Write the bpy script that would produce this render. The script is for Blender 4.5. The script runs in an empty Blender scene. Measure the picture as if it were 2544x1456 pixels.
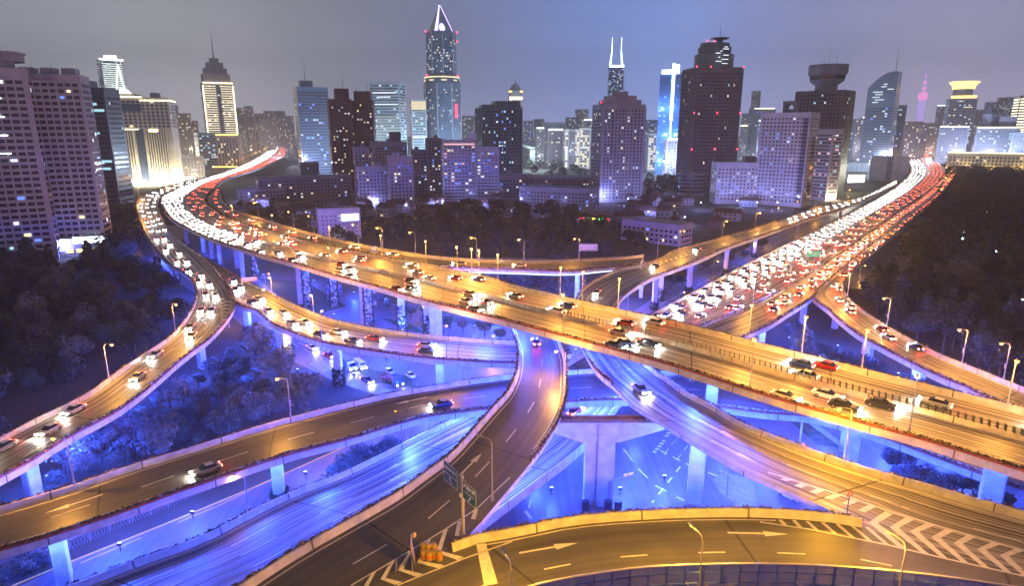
import bpy, math, random
from mathutils import Vector, Matrix
R_ = math.radians
S = bpy.context.scene
COL = S.collection
random.seed(7)

# ------------------------------------------------------------------ camera
H0, F0, TH = 68.0, 1600.0, R_(14.24)          # camera height (m), focal length in plan units (2544 wide), pitch
cam = bpy.data.cameras.new('camera'); camo = bpy.data.objects.new('camera', cam); COL.objects.link(camo)
camo.location = (0, 0, H0); camo.rotation_euler = (math.pi/2 - TH, 0, 0)
cam.sensor_width = 36; cam.lens = 36*F0/2544; cam.clip_start = 1; cam.clip_end = 20000
S.camera = camo
# ------------------------------------------------------------------ world: light polluted night sky
W = bpy.data.worlds.new('World'); S.world = W; W.use_nodes = True
nt = W.node_tree; nt.nodes.clear()
def N(t, **k):
    n = nt.nodes.new(t)
    for a, b in k.items(): setattr(n, a, b)
    return n
def skyray(px, py):
    dx = (px-1272)/F0; dy = -(py-728)/F0
    return Vector((dx, math.cos(TH)+dy*math.sin(TH), -math.sin(TH)+dy*math.cos(TH))).normalized()
tc = N('ShaderNodeTexCoord')
nrm = N('ShaderNodeVectorMath', operation='NORMALIZE'); nt.links.new(tc.outputs['Generated'], nrm.inputs[0])
sky = N('ShaderNodeTexSky'); sky.sky_type = 'NISHITA'; sky.sun_disc = False
sky.sun_elevation = R_(-4); sky.sun_rotation = R_(60)
acc = None
def lobe(px, py, power, col):
    """a glow of city light on the clouds in one direction of the sky"""
    global acc
    d = N('ShaderNodeVectorMath', operation='DOT_PRODUCT'); nt.links.new(nrm.outputs[0], d.inputs[0]); d.inputs[1].default_value = skyray(px, py)
    m = N('ShaderNodeMath', operation='MAXIMUM'); nt.links.new(d.outputs['Value'], m.inputs[0]); m.inputs[1].default_value = 0
    p = N('ShaderNodeMath', operation='POWER'); nt.links.new(m.outputs[0], p.inputs[0]); p.inputs[1].default_value = power
    c = N('ShaderNodeVectorMath', operation='SCALE'); c.inputs[0].default_value = col; nt.links.new(p.outputs[0], c.inputs['Scale'])
    if acc is None: acc = c.outputs[0]
    else:
        a = N('ShaderNodeVectorMath', operation='ADD'); nt.links.new(acc, a.inputs[0]); nt.links.new(c.outputs[0], a.inputs[1]); acc = a.outputs[0]
lobe(1272, -200, 0.0, (0.033, 0.038, 0.066))
lobe(-250, 60, 9, (0.10, 0.118, 0.115))
lobe(420, 300, 26, (0.10, 0.088, 0.065)); lobe(270, 170, 260, (.05, .055, .05)); lobe(535, 230, 260, (.06, .055, .04)); lobe(1672, 200, 300, (.02, .06, .16)); lobe(2390, 230, 200, (.07, .055, .06))
lobe(1570, 180, 40, (0.0, 0.075, 0.30))
lobe(2500, 330, 10, (0.17, 0.165, 0.28))
lobe(1272, 400, 40, (0.045, 0.055, 0.11))
sp_ = N('ShaderNodeSeparateXYZ'); nt.links.new(nrm.outputs[0], sp_.inputs[0])
ab_ = N('ShaderNodeMath', operation='ABSOLUTE'); nt.links.new(sp_.outputs['Z'], ab_.inputs[0])
on_ = N('ShaderNodeMath', operation='SUBTRACT'); on_.inputs[0].default_value = 1; nt.links.new(ab_.outputs[0], on_.inputs[1])
po_ = N('ShaderNodeMath', operation='POWER'); nt.links.new(on_.outputs[0], po_.inputs[0]); po_.inputs[1].default_value = 9
hc_ = N('ShaderNodeVectorMath', operation='SCALE'); hc_.inputs[0].default_value = (.19, .185, .255); nt.links.new(po_.outputs[0], hc_.inputs['Scale'])
ha_ = N('ShaderNodeVectorMath', operation='ADD'); nt.links.new(acc, ha_.inputs[0]); nt.links.new(hc_.outputs[0], ha_.inputs[1]); acc = ha_.outputs[0]
cl_ = N('ShaderNodeTexNoise'); cl_.inputs['Scale'].default_value = 2.2; cl_.inputs['Detail'].default_value = 5; cm_ = N('ShaderNodeMapping'); cm_.inputs['Scale'].default_value = (1, 1, 3.5); nt.links.new(nrm.outputs[0], cm_.inputs[0]); nt.links.new(cm_.outputs[0], cl_.inputs['Vector'])
cr_ = N('ShaderNodeMapRange'); cr_.inputs[1].default_value = .3; cr_.inputs[2].default_value = .7; cr_.inputs[3].default_value = .86; cr_.inputs[4].default_value = 1.14; nt.links.new(cl_.outputs['Fac'], cr_.inputs[0])
cs_ = N('ShaderNodeVectorMath', operation='SCALE'); nt.links.new(acc, cs_.inputs[0]); nt.links.new(cr_.outputs[0], cs_.inputs['Scale']); acc = cs_.outputs[0]
sk = N('ShaderNodeVectorMath', operation='SCALE'); nt.links.new(sky.outputs[0], sk.inputs[0]); sk.inputs['Scale'].default_value = 0.06
ad = N('ShaderNodeVectorMath', operation='ADD'); nt.links.new(acc, ad.inputs[0]); nt.links.new(sk.outputs[0], ad.inputs[1])
bg = N('ShaderNodeBackground'); nt.links.new(ad.outputs[0], bg.inputs['Color']); bg.inputs['Strength'].default_value = 1.85
wo = N('ShaderNodeOutputWorld'); nt.links.new(bg.outputs[0], wo.inputs['Surface'])
moon = bpy.data.lights.new('moon', 'SUN'); moon.energy = 0.03; moon.angle = R_(0.5); moon.color = (0.8, 0.85, 1)
mo = bpy.data.objects.new('moon', moon); COL.objects.link(mo); mo.rotation_euler = (R_(35), 0, R_(30))
S.view_settings.view_transform = 'Standard'; S.view_settings.look = 'None'
S.view_settings.exposure = 0.0; S.view_settings.gamma = 1.0; S.view_settings.use_curve_mapping = False
S.render.engine = 'CYCLES'
S.cycles.use_denoising = True; S.cycles.max_bounces = 4; S.cycles.diffuse_bounces = 2; S.cycles.glossy_bounces = 2
S.cycles.transmission_bounces = 3; S.cycles.volume_bounces = 0; S.cycles.transparent_max_bounces = 6
S.cycles.sample_clamp_indirect = 4; S.cycles.sample_clamp_direct = 0; S.cycles.use_light_tree = True
S.cycles.caustics_reflective = False; S.cycles.caustics_refractive = False
HAZE_DENSITY = 0.00020
LAMP_W, BLUE_W = 9400.0, 42000.0
ORANGE = (1.0, 0.43, 0.06); BLUE = (0.035, 0.085, 1.0)

# ------------------------------------------------------------------ plan point -> world
def U(px, py, z):
    dx = (px-1272)/F0; dy = -(py-728)/F0
    d = Vector((dx, math.cos(TH)+dy*math.sin(TH), -math.sin(TH)+dy*math.cos(TH)))
    t = (z-H0)/d.z
    return Vector((d.x*t, d.y*t, z))
def at_dist(px, py, Y):
    """the point seen at px,py at forward distance Y (for tops of buildings)"""
    dx = (px-1272)/F0; dy = -(py-728)/F0
    d = Vector((dx, math.cos(TH)+dy*math.sin(TH), -math.sin(TH)+dy*math.cos(TH)))
    return Vector((0, 0, H0)) + d*(Y/d.y)

# ------------------------------------------------------------------ materials
MATS = {}
def mat(name, col, rough=0.7, metal=0.0, noise=0.0, nscale=1.0, emit=None, strength=0.0, sample=True, spec=0.5, coords='Object', trans=0.0):
    if name in MATS: return MATS[name]
    m = bpy.data.materials.new(name); m.use_nodes = True; t = m.node_tree
    b = t.nodes['Principled BSDF']
    b.inputs['Base Color'].default_value = (*col, 1); b.inputs['Roughness'].default_value = rough
    b.inputs['Metallic'].default_value = metal; b.inputs['Specular IOR Level'].default_value = spec
    if trans: b.inputs['Transmission Weight'].default_value = trans
    if noise:
        c = t.nodes.new('ShaderNodeTexCoord'); n = t.nodes.new('ShaderNodeTexNoise'); n.inputs['Scale'].default_value = nscale
        n.inputs['Detail'].default_value = 6
        t.links.new(c.outputs[coords], n.inputs['Vector'])
        r = t.nodes.new('ShaderNodeMapRange'); r.inputs[1].default_value = 0.3; r.inputs[2].default_value = 0.7
        r.inputs[3].default_value = 1-noise; r.inputs[4].default_value = 1+noise
        t.links.new(n.outputs['Fac'], r.inputs[0])
        v = t.nodes.new('ShaderNodeVectorMath'); v.operation = 'SCALE'; v.inputs[0].default_value = col
        t.links.new(r.outputs[0], v.inputs['Scale']); t.links.new(v.outputs[0], b.inputs['Base Color'])
    if emit:
        b.inputs['Emission Color'].default_value = (*emit, 1); b.inputs['Emission Strength'].default_value = strength
        m.cycles.emission_sampling = 'AUTO' if sample else 'NONE'
    MATS[name] = m
    return m
def glow(name, col, s, sample=False): return mat(name, (0.02, 0.02, 0.02), 0.5, emit=col, strength=s, sample=sample)

def asphalt(name, col, amt=0.5):
    """asphalt with polished wheel tracks along each lane, high amt adds painted light trail streaks; u = lanes, v = metres"""
    m = bpy.data.materials.new(name); m.use_nodes = True; t = m.node_tree; b = t.nodes['Principled BSDF']
    uv = t.nodes.new('ShaderNodeUVMap'); sp = t.nodes.new('ShaderNodeSeparateXYZ'); t.links.new(uv.outputs[0], sp.inputs[0])
    def M(op, a, bb=None):
        n = t.nodes.new('ShaderNodeMath'); n.operation = op
        for i, q in enumerate((a, bb)):
            if q is None: continue
            if isinstance(q, (int, float)): n.inputs[i].default_value = q
            else: t.links.new(q, n.inputs[i])
        return n.outputs[0]
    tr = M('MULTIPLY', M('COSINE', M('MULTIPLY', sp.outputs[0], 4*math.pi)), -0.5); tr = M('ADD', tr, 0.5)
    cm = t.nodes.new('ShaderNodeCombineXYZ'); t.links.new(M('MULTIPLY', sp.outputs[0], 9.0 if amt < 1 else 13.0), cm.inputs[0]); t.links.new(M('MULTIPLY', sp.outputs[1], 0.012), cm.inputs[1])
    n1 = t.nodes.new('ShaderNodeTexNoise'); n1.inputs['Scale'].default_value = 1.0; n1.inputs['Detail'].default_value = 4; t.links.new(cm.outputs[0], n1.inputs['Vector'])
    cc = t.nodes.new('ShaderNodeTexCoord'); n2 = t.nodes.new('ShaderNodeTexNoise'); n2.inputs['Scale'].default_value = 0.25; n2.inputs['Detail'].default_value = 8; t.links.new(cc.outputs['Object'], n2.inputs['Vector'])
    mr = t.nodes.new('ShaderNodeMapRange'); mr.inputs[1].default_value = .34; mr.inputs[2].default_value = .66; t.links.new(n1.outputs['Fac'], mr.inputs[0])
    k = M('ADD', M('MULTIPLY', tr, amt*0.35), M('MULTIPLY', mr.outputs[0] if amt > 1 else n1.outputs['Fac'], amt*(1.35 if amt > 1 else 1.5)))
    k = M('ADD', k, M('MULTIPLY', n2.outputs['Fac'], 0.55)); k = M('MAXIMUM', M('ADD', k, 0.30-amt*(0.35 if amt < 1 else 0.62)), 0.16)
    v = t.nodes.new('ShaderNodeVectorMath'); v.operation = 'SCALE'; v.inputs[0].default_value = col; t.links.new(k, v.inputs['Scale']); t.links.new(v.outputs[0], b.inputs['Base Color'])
    t.links.new(M('SUBTRACT', 0.62, M('MULTIPLY', n1.outputs['Fac'], 0.34)), b.inputs['Roughness'])
    MATS[name] = m
    return m
def concrete(name, col):
    """cast concrete barrier or deck: stains, streaks and a dark joint every 12 m along v"""
    m = bpy.data.materials.new(name); m.use_nodes = True; t = m.node_tree; b = t.nodes['Principled BSDF']
    uv = t.nodes.new('ShaderNodeUVMap'); sp = t.nodes.new('ShaderNodeSeparateXYZ'); t.links.new(uv.outputs[0], sp.inputs[0])
    md = t.nodes.new('ShaderNodeMath'); md.operation = 'PINGPONG'; t.links.new(sp.outputs[1], md.inputs[0]); md.inputs[1].default_value = 6
    lt = t.nodes.new('ShaderNodeMath'); lt.operation = 'GREATER_THAN'; t.links.new(md.outputs[0], lt.inputs[0]); lt.inputs[1].default_value = 0.10
    cc = t.nodes.new('ShaderNodeTexCoord'); n2 = t.nodes.new('ShaderNodeTexNoise'); n2.inputs['Scale'].default_value = 0.7; n2.inputs['Detail'].default_value = 8; t.links.new(cc.outputs['Object'], n2.inputs['Vector'])
    r = t.nodes.new('ShaderNodeMapRange'); r.inputs[1].default_value = 0.25; r.inputs[2].default_value = 0.75; r.inputs[3].default_value = 0.7; r.inputs[4].default_value = 1.2; t.links.new(n2.outputs['Fac'], r.inputs[0])
    j = t.nodes.new('ShaderNodeMapRange'); j.inputs[3].default_value = 0.2; j.inputs[4].default_value = 1; t.links.new(lt.outputs[0], j.inputs[0])
    mu = t.nodes.new('ShaderNodeMath'); mu.operation = 'MULTIPLY'; t.links.new(r.outputs[0], mu.inputs[0]); t.links.new(j.outputs[0], mu.inputs[1])
    v = t.nodes.new('ShaderNodeVectorMath'); v.operation = 'SCALE'; v.inputs[0].default_value = col; t.links.new(mu.outputs[0], v.inputs['Scale']); t.links.new(v.outputs[0], b.inputs['Base Color'])
    b.inputs['Roughness'].default_value = 0.75
    MATS[name] = m
    return m
ASPH = asphalt('asphalt', (0.105, 0.100, 0.096), 0.55)
ASPH_STREAK = asphalt('light_streak_asphalt', (0.25, 0.232, 0.215), 1.5)  # worn wheel tracks, with pale streaks painted in place of vehicle light trails
ASPHG = asphalt('street_asphalt', (0.15, 0.145, 0.15), 0.35)
CONC = concrete('barrier_concrete', (0.58, 0.55, 0.51))
CONCP = mat('pier_concrete', (0.50, 0.48, 0.47), 0.8, noise=0.22, nscale=0.5)
PAINT = mat('road_paint', (0.72, 0.70, 0.66), 0.5, noise=0.15, nscale=1.5)
PAINTY = mat('yellow_paint', (0.70, 0.45, 0.08), 0.5, noise=0.15, nscale=1.5)
PLANTER = mat('planter_red', (0.32, 0.075, 0.035), 0.6, noise=0.2, nscale=2)
HEDGE = mat('hedge_leaf', (0.085, 0.065, 0.03), 0.8, noise=0.5, nscale=3)
BLOOM = mat('hedge_bloom', (0.42, 0.28, 0.30), 0.7, noise=0.3, nscale=3)
IVY = mat('ivy_leaf', (0.045, 0.065, 0.035), 0.8, noise=0.5, nscale=2)
SOIL = mat('ground_soil', (0.045, 0.05, 0.035), 0.95, noise=0.5, nscale=0.05)
GRASS = mat('verge_grass', (0.05, 0.075, 0.03), 0.95, noise=0.4, nscale=0.6)
PAVE = mat('paving', (0.26, 0.25, 0.25), 0.8, noise=0.2, nscale=0.7)
STEEL = mat('galvanised_steel', (0.42, 0.42, 0.43), 0.45, metal=0.4, noise=0.1, nscale=3)
DARKM = mat('dark_metal', (0.04, 0.045, 0.055), 0.5, metal=0.3)

# ------------------------------------------------------------------ mesh builder and object helpers
class MB:
    def __init__(s): s.v = []; s.f = []; s.mi = []; s.uv = []; s.cm = 0; s.sm = []
    def add(s, vs, fs, uvs=None, smooth=False):
        o = len(s.v); s.v += [tuple(p) for p in vs]
        for k, f in enumerate(fs):
            s.f.append([i+o for i in f]); s.mi.append(s.cm); s.sm.append(smooth)
            s.uv.append(uvs[k] if uvs else [(0, 0)]*len(f))
    def quad(s, a, b, c, d, uv=None): s.add([a, b, c, d], [(0, 1, 2, 3)], [uv] if uv else None)
    def box(s, c, size, rz=0.0, ax=None):
        x, y, z = [q/2 for q in size]; ca, sa = math.cos(rz), math.sin(rz); vs = []
        for k in range(8):
            a = (x if k & 1 else -x); b = (y if k & 2 else -y); d = (z if k & 4 else -z)
            vs.append((c[0]+a*ca-b*sa, c[1]+a*sa+b*ca, c[2]+d))
        s.add(vs, [(0, 2, 3, 1), (4, 5, 7, 6), (0, 1, 5, 4), (2, 6, 7, 3), (0, 4, 6, 2), (1, 3, 7, 5)])
    def tube(s, p, q, r0, r1=None, n=8, cap=True):
        r1 = r0 if r1 is None else r1
        p = Vector(p); q = Vector(q); d = (q-p).normalized()
        u = d.orthogonal().normalized(); w = d.cross(u)
        vs = []
        for c, r in ((p, r0), (q, r1)):
            for i in range(n):
                a = 2*math.pi*i/n; vs.append(c+u*(r*math.cos(a))+w*(r*math.sin(a)))
        fs = [(i, (i+1) % n, n+(i+1) % n, n+i) for i in range(n)]
        s.add(vs, fs, smooth=True)
        if cap: s.add(vs, [tuple(range(n))[::-1], tuple(range(n, 2*n))])
    def path(s, pts, r, n=6):
        for a, b in zip(pts[:-1], pts[1:]): s.tube(a, b, r, r, n)
    def lathe(s, prof, c=(0, 0, 0), n=16):
        vs = []; fs = []
        for r, z in prof:
            for i in range(n):
                a = 2*math.pi*i/n; vs.append((c[0]+r*math.cos(a), c[1]+r*math.sin(a), c[2]+z))
        for k in range(len(prof)-1):
            for i in range(n):
                fs.append((k*n+i, k*n+(i+1) % n, (k+1)*n+(i+1) % n, (k+1)*n+i))
        fs.append(tuple(range(n))[::-1]); fs.append(tuple(range((len(prof)-1)*n, len(prof)*n)))
        s.add(vs, fs)
    def prism(s, poly, z0, z1):
        n = len(poly); vs = [(p[0], p[1], z0) for p in poly]+[(p[0], p[1], z1) for p in poly]
        a = sum(poly[i][0]*poly[(i+1) % n][1]-poly[(i+1) % n][0]*poly[i][1] for i in range(n))
        r = range(n)
        if a < 0: s.add(vs, [(i, n+i, n+(i+1) % n, (i+1) % n) for i in r]+[tuple(r), tuple(range(2*n-1, n-1, -1))])
        else: s.add(vs, [(i, (i+1) % n, n+(i+1) % n, n+i) for i in r]+[tuple(r)[::-1], tuple(range(n, 2*n))])
    def mesh(s, name, mats):
        me = bpy.data.meshes.new(name); me.from_pydata(s.v, [], s.f)
        for m in (mats if isinstance(mats, (list, tuple)) else [mats]): me.materials.append(m)
        me.polygons.foreach_set('material_index', s.mi); me.polygons.foreach_set('use_smooth', s.sm)
        l = me.uv_layers.new(name='UVMap'); fl = [c for f in s.uv for p in f for c in p]
        l.data.foreach_set('uv', fl); me.update()
        return me
    def build(s, name, mats, parent=None, loc=None, rz=0.0): return link(name, s.mesh(name, mats), parent, loc, rz)
def link(name, me, parent=None, loc=None, rz=0.0):
    o = bpy.data.objects.new(name, me); COL.objects.link(o)
    if parent: o.parent = parent
    if loc is not None: o.location = loc
    if rz: o.rotation_euler = (0, 0, rz)
    return o
def thing(name, label, cat, loc=(0, 0, 0), rz=0.0, group=None):
    o = bpy.data.objects.new(name, None); COL.objects.link(o); o.location = loc; o.rotation_euler = (0, 0, rz)
    o.empty_display_size = 0.5
    return tag(o, label, cat, group)
def tag(o, label, cat, group=None):
    o['label'] = label; o['category'] = cat
    if group: o['group'] = group
    return o
def struct(name, mb, m, kind='structure'):
    o = mb.build(name, m); o['kind'] = kind; return o
def copy_tree(o, parent=None, skip=()):
    c = o.copy(); COL.objects.link(c)
    if parent: c.parent = parent
    for ch in list(o.children): copy_tree(ch, c)
    return c
def point_light(name, loc, power, col, radius=0.3, parent=None, spot=None, rot=None, blend=0.6):
    l = bpy.data.lights.new(name, 'SPOT' if spot else 'POINT'); l.energy = power; l.color = col; l.shadow_soft_size = radius
    if spot: l.spot_size = spot; l.spot_blend = blend
    o = bpy.data.objects.new(name, l); COL.objects.link(o); o.location = loc
    if rot: o.rotation_euler = rot
    if parent: o.parent = parent
    return o

# ------------------------------------------------------------------ ground and surface streets
g = MB(); g.quad((-5000, -500, 0), (5000, -500, 0), (5000, 7000, 0), (-5000, 7000, 0)); struct('ground', g, SOIL)
def sheet(name, px, z, m):
    b = MB(); pts = [U(x, y, z) for x, y in px]
    ar = sum(pts[i].x*pts[(i+1) % len(pts)].y-pts[(i+1) % len(pts)].x*pts[i].y for i in range(len(pts)))
    if ar < 0: pts = pts[::-1]
    b.add(pts, [tuple(range(len(pts)))], [[(p.x*0.28, p.y) for p in pts]])
    return struct(name, b, m)
sheet('junction_road', [(300,640),(340,560),(470,560),(640,640),(760,660),(900,700),(1250,770),(1440,800),(1500,860),(1480,920),(1250,970),(1000,1000),(903,972),(843,952),(736,902),(636,836),(560,775),(440,700),(385,645),(330,690)], 0.02, ASPHG)
sheet('crossing_road', [(1100,1500),(1200,1330),(1290,1180),(1400,1060),(1480,1000),(1640,960),(1900,985),(2200,1050),(2544,1170),(2800,1290),(2700,1480),(2200,1560)], 0.03, ASPHG)
sheet('frontage_road', [(-120,1500),(0,1480),(167,1402),(400,1308),(635,1212),(896,1095),(1000,1040),(1230,1010),(1240,1040),(1020,1120),(836,1200),(500,1350),(200,1470),(0,1570)], 0.04, ASPHG)
sheet('slip_road', [(1520,810),(1700,690),(1900,595),(2150,484),(2215,452),(2205,475),(1907,635),(1640,800)], 0.05, ASPHG)
sheet('park_road', [(2085,715),(2150,640),(2230,575),(2300,530),(2290,560),(2215,665),(2160,720)], 0.06, ASPHG)
sheet('pavement', [(1000,655),(1200,640),(1560,645),(1560,665),(1440,675),(1200,670)], 0.07, PAVE)
for px in ([(640,690),(760,700),(860,760),(760,790),(690,740)], [(945,790),(1010,800),(1060,828),(1010,820)], [(1030,745),(1240,790),(1255,812),(1120,800),(1040,770)],
           [(900,720),(985,735),(1010,760),(930,745)], [(860,905),(1010,935),(1040,965),(930,950)]):
    sheet('grass_island', px, 0.09, GRASS)
for px in ([(1770,1190),(1800,1175),(1870,1190),(1880,1255),(1850,1270),(1790,1225)], [(1960,1045),(2050,1060),(2140,1120),(2030,1105)], [(2230,1150),(2420,1190),(2460,1230),(2260,1180)], [(1980,800),(2060,850),(2200,930),(2050,900),(1960,850)]):
    sheet('traffic_island', px, 0.10, PAVE if px[0][0] < 1900 else GRASS)
# painted lines on the surface streets
gm = MB()
def px_strip(mb, pts, w, z, dash=None, gap=0):
    ps = [U(x, y, z) for x, y in pts]
    for a, b in zip(ps[:-1], ps[1:]):
        L = (b-a).length; d = (b-a).normalized(); n = Vector((-d.y, d.x, 0))*w/2
        s = 0
        while s < L:
            e = min(L, s+(dash or L)); p = a+d*s; q = a+d*e
            mb.quad(p-n, q-n, q+n, p+n); s = e+gap+(0.001 if not dash else 0)
px_strip(gm, [(1525,1085),(1560,1130),(1590,1170),(1630,1208)], .35, .07, 3, 3)
px_strip(gm, [(1690,1160),(1620,1250)], .35, .07, 2.5, 2.5); px_strip(gm, [(1630,1208),(1700,1245)], .35, .07, 2.5, 2.5)
px_strip(gm, [(1640,1120),(1720,1160),(1800,1190)], .4, .07, 2, 1.5); px_strip(gm, [(1625,1125),(1650,1095)], .8, .07, .8, .7); px_strip(gm, [(1655,1085),(1675,1060)], .8, .07, .8, .7)
for a in (0, 14, 28): px_strip(gm, [(1650+a*2.2, 1130+a), (1690+a*2.2, 1078+a)], .18, .07, 3, 2)
px_strip(gm, [(1330,1200),(1310,1280)], .35, .07, 3, 3); px_strip(gm, [(1305,1270),(1320,1290)], .6, .07)
px_strip(gm, [(1356,1124),(1410,1090)], .3, .07)
for k in range(6): px_strip(gm, [(770+k*6, 905+k*4), (800+k*6, 893+k*4)], .25, .07)
px_strip(gm, [(700,840),(830,905),(960,950)], .2, .07, 4, 4); px_strip(gm, [(640,800),(760,860)], .2, .07, 4, 4)
px_strip(gm, [(650,690),(760,770),(900,815),(1060,850)], .2, .07, 4, 3)
px_strip(gm, [(1950,1110),(2150,1165),(2450,1240)], .25, .07); px_strip(gm, [(2215,1148),(2450,1215)], .25, .07)
px_strip(gm, [(1560,800),(1900,620),(2150,490)], .3, .08, 6, 4)
for k in range(7): px_strip(gm, [(2150+k*7, 690-k*9), (2172+k*7, 690-k*9)], .5, .08)
struct('street_marking', gm, PAINT)
ym = MB(); px_strip(ym, [(-20,1478),(167,1400),(400,1307),(635,1210),(896,1093)], .45, .08); px_strip(ym, [(200,1400),(560,1250),(560,1249),(620,1220)], .22, .08, 9, 6)
struct('street_edge_line', ym, PAINTY)

# ------------------------------------------------------------------ flyovers
def cr(ps, k=6):
    out = []
    n = len(ps)
    for i in range(n-1):
        p0, p1, p2, p3 = ps[max(0, i-1)], ps[i], ps[i+1], ps[min(n-1, i+2)]
        # centripetal-ish: limit tangents so uneven spacing does not overshoot
        d = (p2-p1).length
        t1 = (p2-p0); t2 = (p3-p1)
        t1 = t1*(d/max(1e-6, (p1-p0).length+d)); t2 = t2*(d/max(1e-6, (p3-p2).length+d))
        for j in range(k):
            t = j/k; a = 2*t**3-3*t*t+1; b = t**3-2*t*t+t; c = -2*t**3+3*t*t; e = t**3-t*t
            out.append(p1*a+t1*b+p2*c+t2*e)
    out.append(ps[-1]); return out
def edge(pts):
    n = len(pts); zi = [i for i in range(n) if len(pts[i]) > 2]
    d = [0]
    for i in range(1, n): d.append(d[-1]+math.hypot(pts[i][0]-pts[i-1][0], pts[i][1]-pts[i-1][1]))
    out = []
    for i in range(n):
        a = max([q for q in zi if q <= i], default=zi[0]); b = min([q for q in zi if q >= i], default=zi[-1])
        za, zb = pts[a][2], pts[b][2]
        z = za if a == b else za+(zb-za)*(d[i]-d[a])/(d[b]-d[a])
        p = U(pts[i][0], pts[i][1], z+1.1); p.z = z
        out.append(p)
    return out
def resample(ps, n):
    d = [0]
    for a, b in zip(ps[:-1], ps[1:]): d.append(d[-1]+(b-a).length)
    out = []; j = 0
    for i in range(n+1):
        s = d[-1]*i/n
        while j < len(ps)-2 and d[j+1] < s: j += 1
        t = (s-d[j])/max(1e-9, d[j+1]-d[j]); out.append(ps[j].lerp(ps[j+1], min(1, t)))
    return out
class Flyover:
    """a road deck between two edge curves, with its girder, parapets, flower boxes, markings and piers"""
    def __init__(s, name, label, L, Rr, keys=(), lanes=3, thick=1.7, bl=((0, 1),), br=((0, 1),), planter='LR', step=3.0, girder=0.62, asph=None, ext=''):
        el, er = edge(L), edge(Rr)
        ks = [(0, 0)]+list(keys)+[(len(L)-1, len(Rr)-1)]
        s.n0 = s.n1 = 0
        if 'e' in ext:      # the deck runs on beyond the picture
            for e_ in (el, er): e_.append(e_[-1]+(e_[-1]-e_[-2]).normalized()*75)
            ks.append((len(el)-1, len(er)-1)); s.n1 = 20
        if 's' in ext:
            for e_ in (el, er): e_.insert(0, e_[0]+(e_[0]-e_[1]).normalized()*75)
            ks = [(0, 0)]+[(a+1, b+1) for a, b in ks]; s.n0 = 20
        s.Ls, s.Rs = [], []; s.keyt = []
        seg = []
        cl, c2 = cr(el), cr(er)
        for (a0, b0), (a1, b1) in zip(ks[:-1], ks[1:]):
            pl, pr = cl[a0*6:a1*6+1], c2[b0*6:b1*6+1]
            ll = sum((q-p).length for p, q in zip(pl[:-1], pl[1:])); lr = sum((q-p).length for p, q in zip(pr[:-1], pr[1:]))
            n = max(2, int((ll+lr)/2/step)); n = min(n, 90)
            if (s.n0 and (a0, b0) == (0, 0)) or (s.n1 and (a1, b1) == ks[-1]): n = 20
            seg.append((resample(pl, n), resample(pr, n)))
        for i, (a, b) in enumerate(seg):
            s.Ls += a if i == 0 else a[1:]; s.Rs += b if i == 0 else b[1:]
        s.n = len(s.Ls)-1; s.lanes = lanes; s.thick = thick
        s.v = [0]
        for i in range(1, s.n+1): s.v.append(s.v[-1]+((s.Ls[i]+s.Rs[i])/2-(s.Ls[i-1]+s.Rs[i-1])/2).length)
        s.len = s.v[-1]
        s.root = thing(name, label, 'elevated road', tuple((s.Ls[s.n//2]+s.Rs[s.n//2])/2*1.0)); s.o = s.root.location.copy(); s.root.location = (0, 0, 0)
        s.name = name
        b = MB(); T = Vector((0, 0, 1))
        for i in range(s.n):
            l0, l1, r0, r1 = s.Ls[i], s.Ls[i+1], s.Rs[i], s.Rs[i+1]; v0, v1 = s.v[i], s.v[i+1]
            b.cm = 0; b.quad(l0, r0, r1, l1, [(0, v0), (lanes, v0), (lanes, v1), (0, v1)])
            b.cm = 1
            g0, g1 = (1-girder)/2, (1+girder)/2
            prof = [(0, 0), (0, -.75), (g0, -thick*.7), (g0+.05, -thick), (g1-.05, -thick), (g1, -thick*.7), (1, -.75), (1, 0)]
            A = [l0.lerp(r0, u)+T*z for u, z in prof]; B = [l1.lerp(r1, u)+T*z for u, z in prof]
            for k in range(7): b.quad(A[k], A[k+1], B[k+1], B[k], [(k, v0), (k+1, v0), (k+1, v1), (k, v1)])
        s.deck = b.build('deck', [asph or ASPH, CONC], s.root)
        s.mark = MB()
        for side, rng in (('L', bl), ('R', br)):
            for (t0, t1) in rng: s.barrier(side, s.mp(t0), s.mp(t1), side in planter)
    def mp(s, t):
        """fraction of the part in the picture -> fraction of the whole deck"""
        return t if t in (0, 1) else (s.n0+t*(s.n-s.n0-s.n1))/s.n
    def idx(s, t): return max(0, min(s.n, t*s.n))
    def pt(s, t, u, dz=0.0):
        x = s.idx(t); i = min(s.n-1, int(x)); f = x-i
        p = s.Ls[i].lerp(s.Ls[i+1], f).lerp(s.Rs[i].lerp(s.Rs[i+1], f), u); p.z += dz; return p
    def dir(s, t, u=0.5):
        a = s.pt(max(0, t-.5/s.n), u); b = s.pt(min(1, t+.5/s.n), u); return (b-a).normalized()
    def width(s, t): return (s.pt(t, 0)-s.pt(t, 1)).length
    def tv(s, v):
        for i in range(s.n):
            if s.v[i+1] >= v: return (i+(v-s.v[i])/max(1e-6, s.v[i+1]-s.v[i]))/s.n
        return 1.0
    def tnear(s, p, us=(.18, .34, .5, .66, .82)):
        best = (1e9, 0, .5)
        for i in range(s.n+1):
            for u in us:
                q = s.Ls[i].lerp(s.Rs[i], u); d = math.hypot(q.x-p.x, q.y-p.y)
                if d < best[0]: best = (d, i/s.n, u)
        s.un = best[2]; return best[1]
    def tpx(s, px, py, u=0.5):
        """fraction along the deck whose point at lateral u lies nearest to the plan point px,py"""
        best = (1e9, 0)
        for i in range(s.n+1):
            q = s.Ls[i].lerp(s.Rs[i], u); p = U(px, py, q.z)
            d = (q-p).length
            if d < best[0]: best = (d, i/s.n)
        return best[1]
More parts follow.
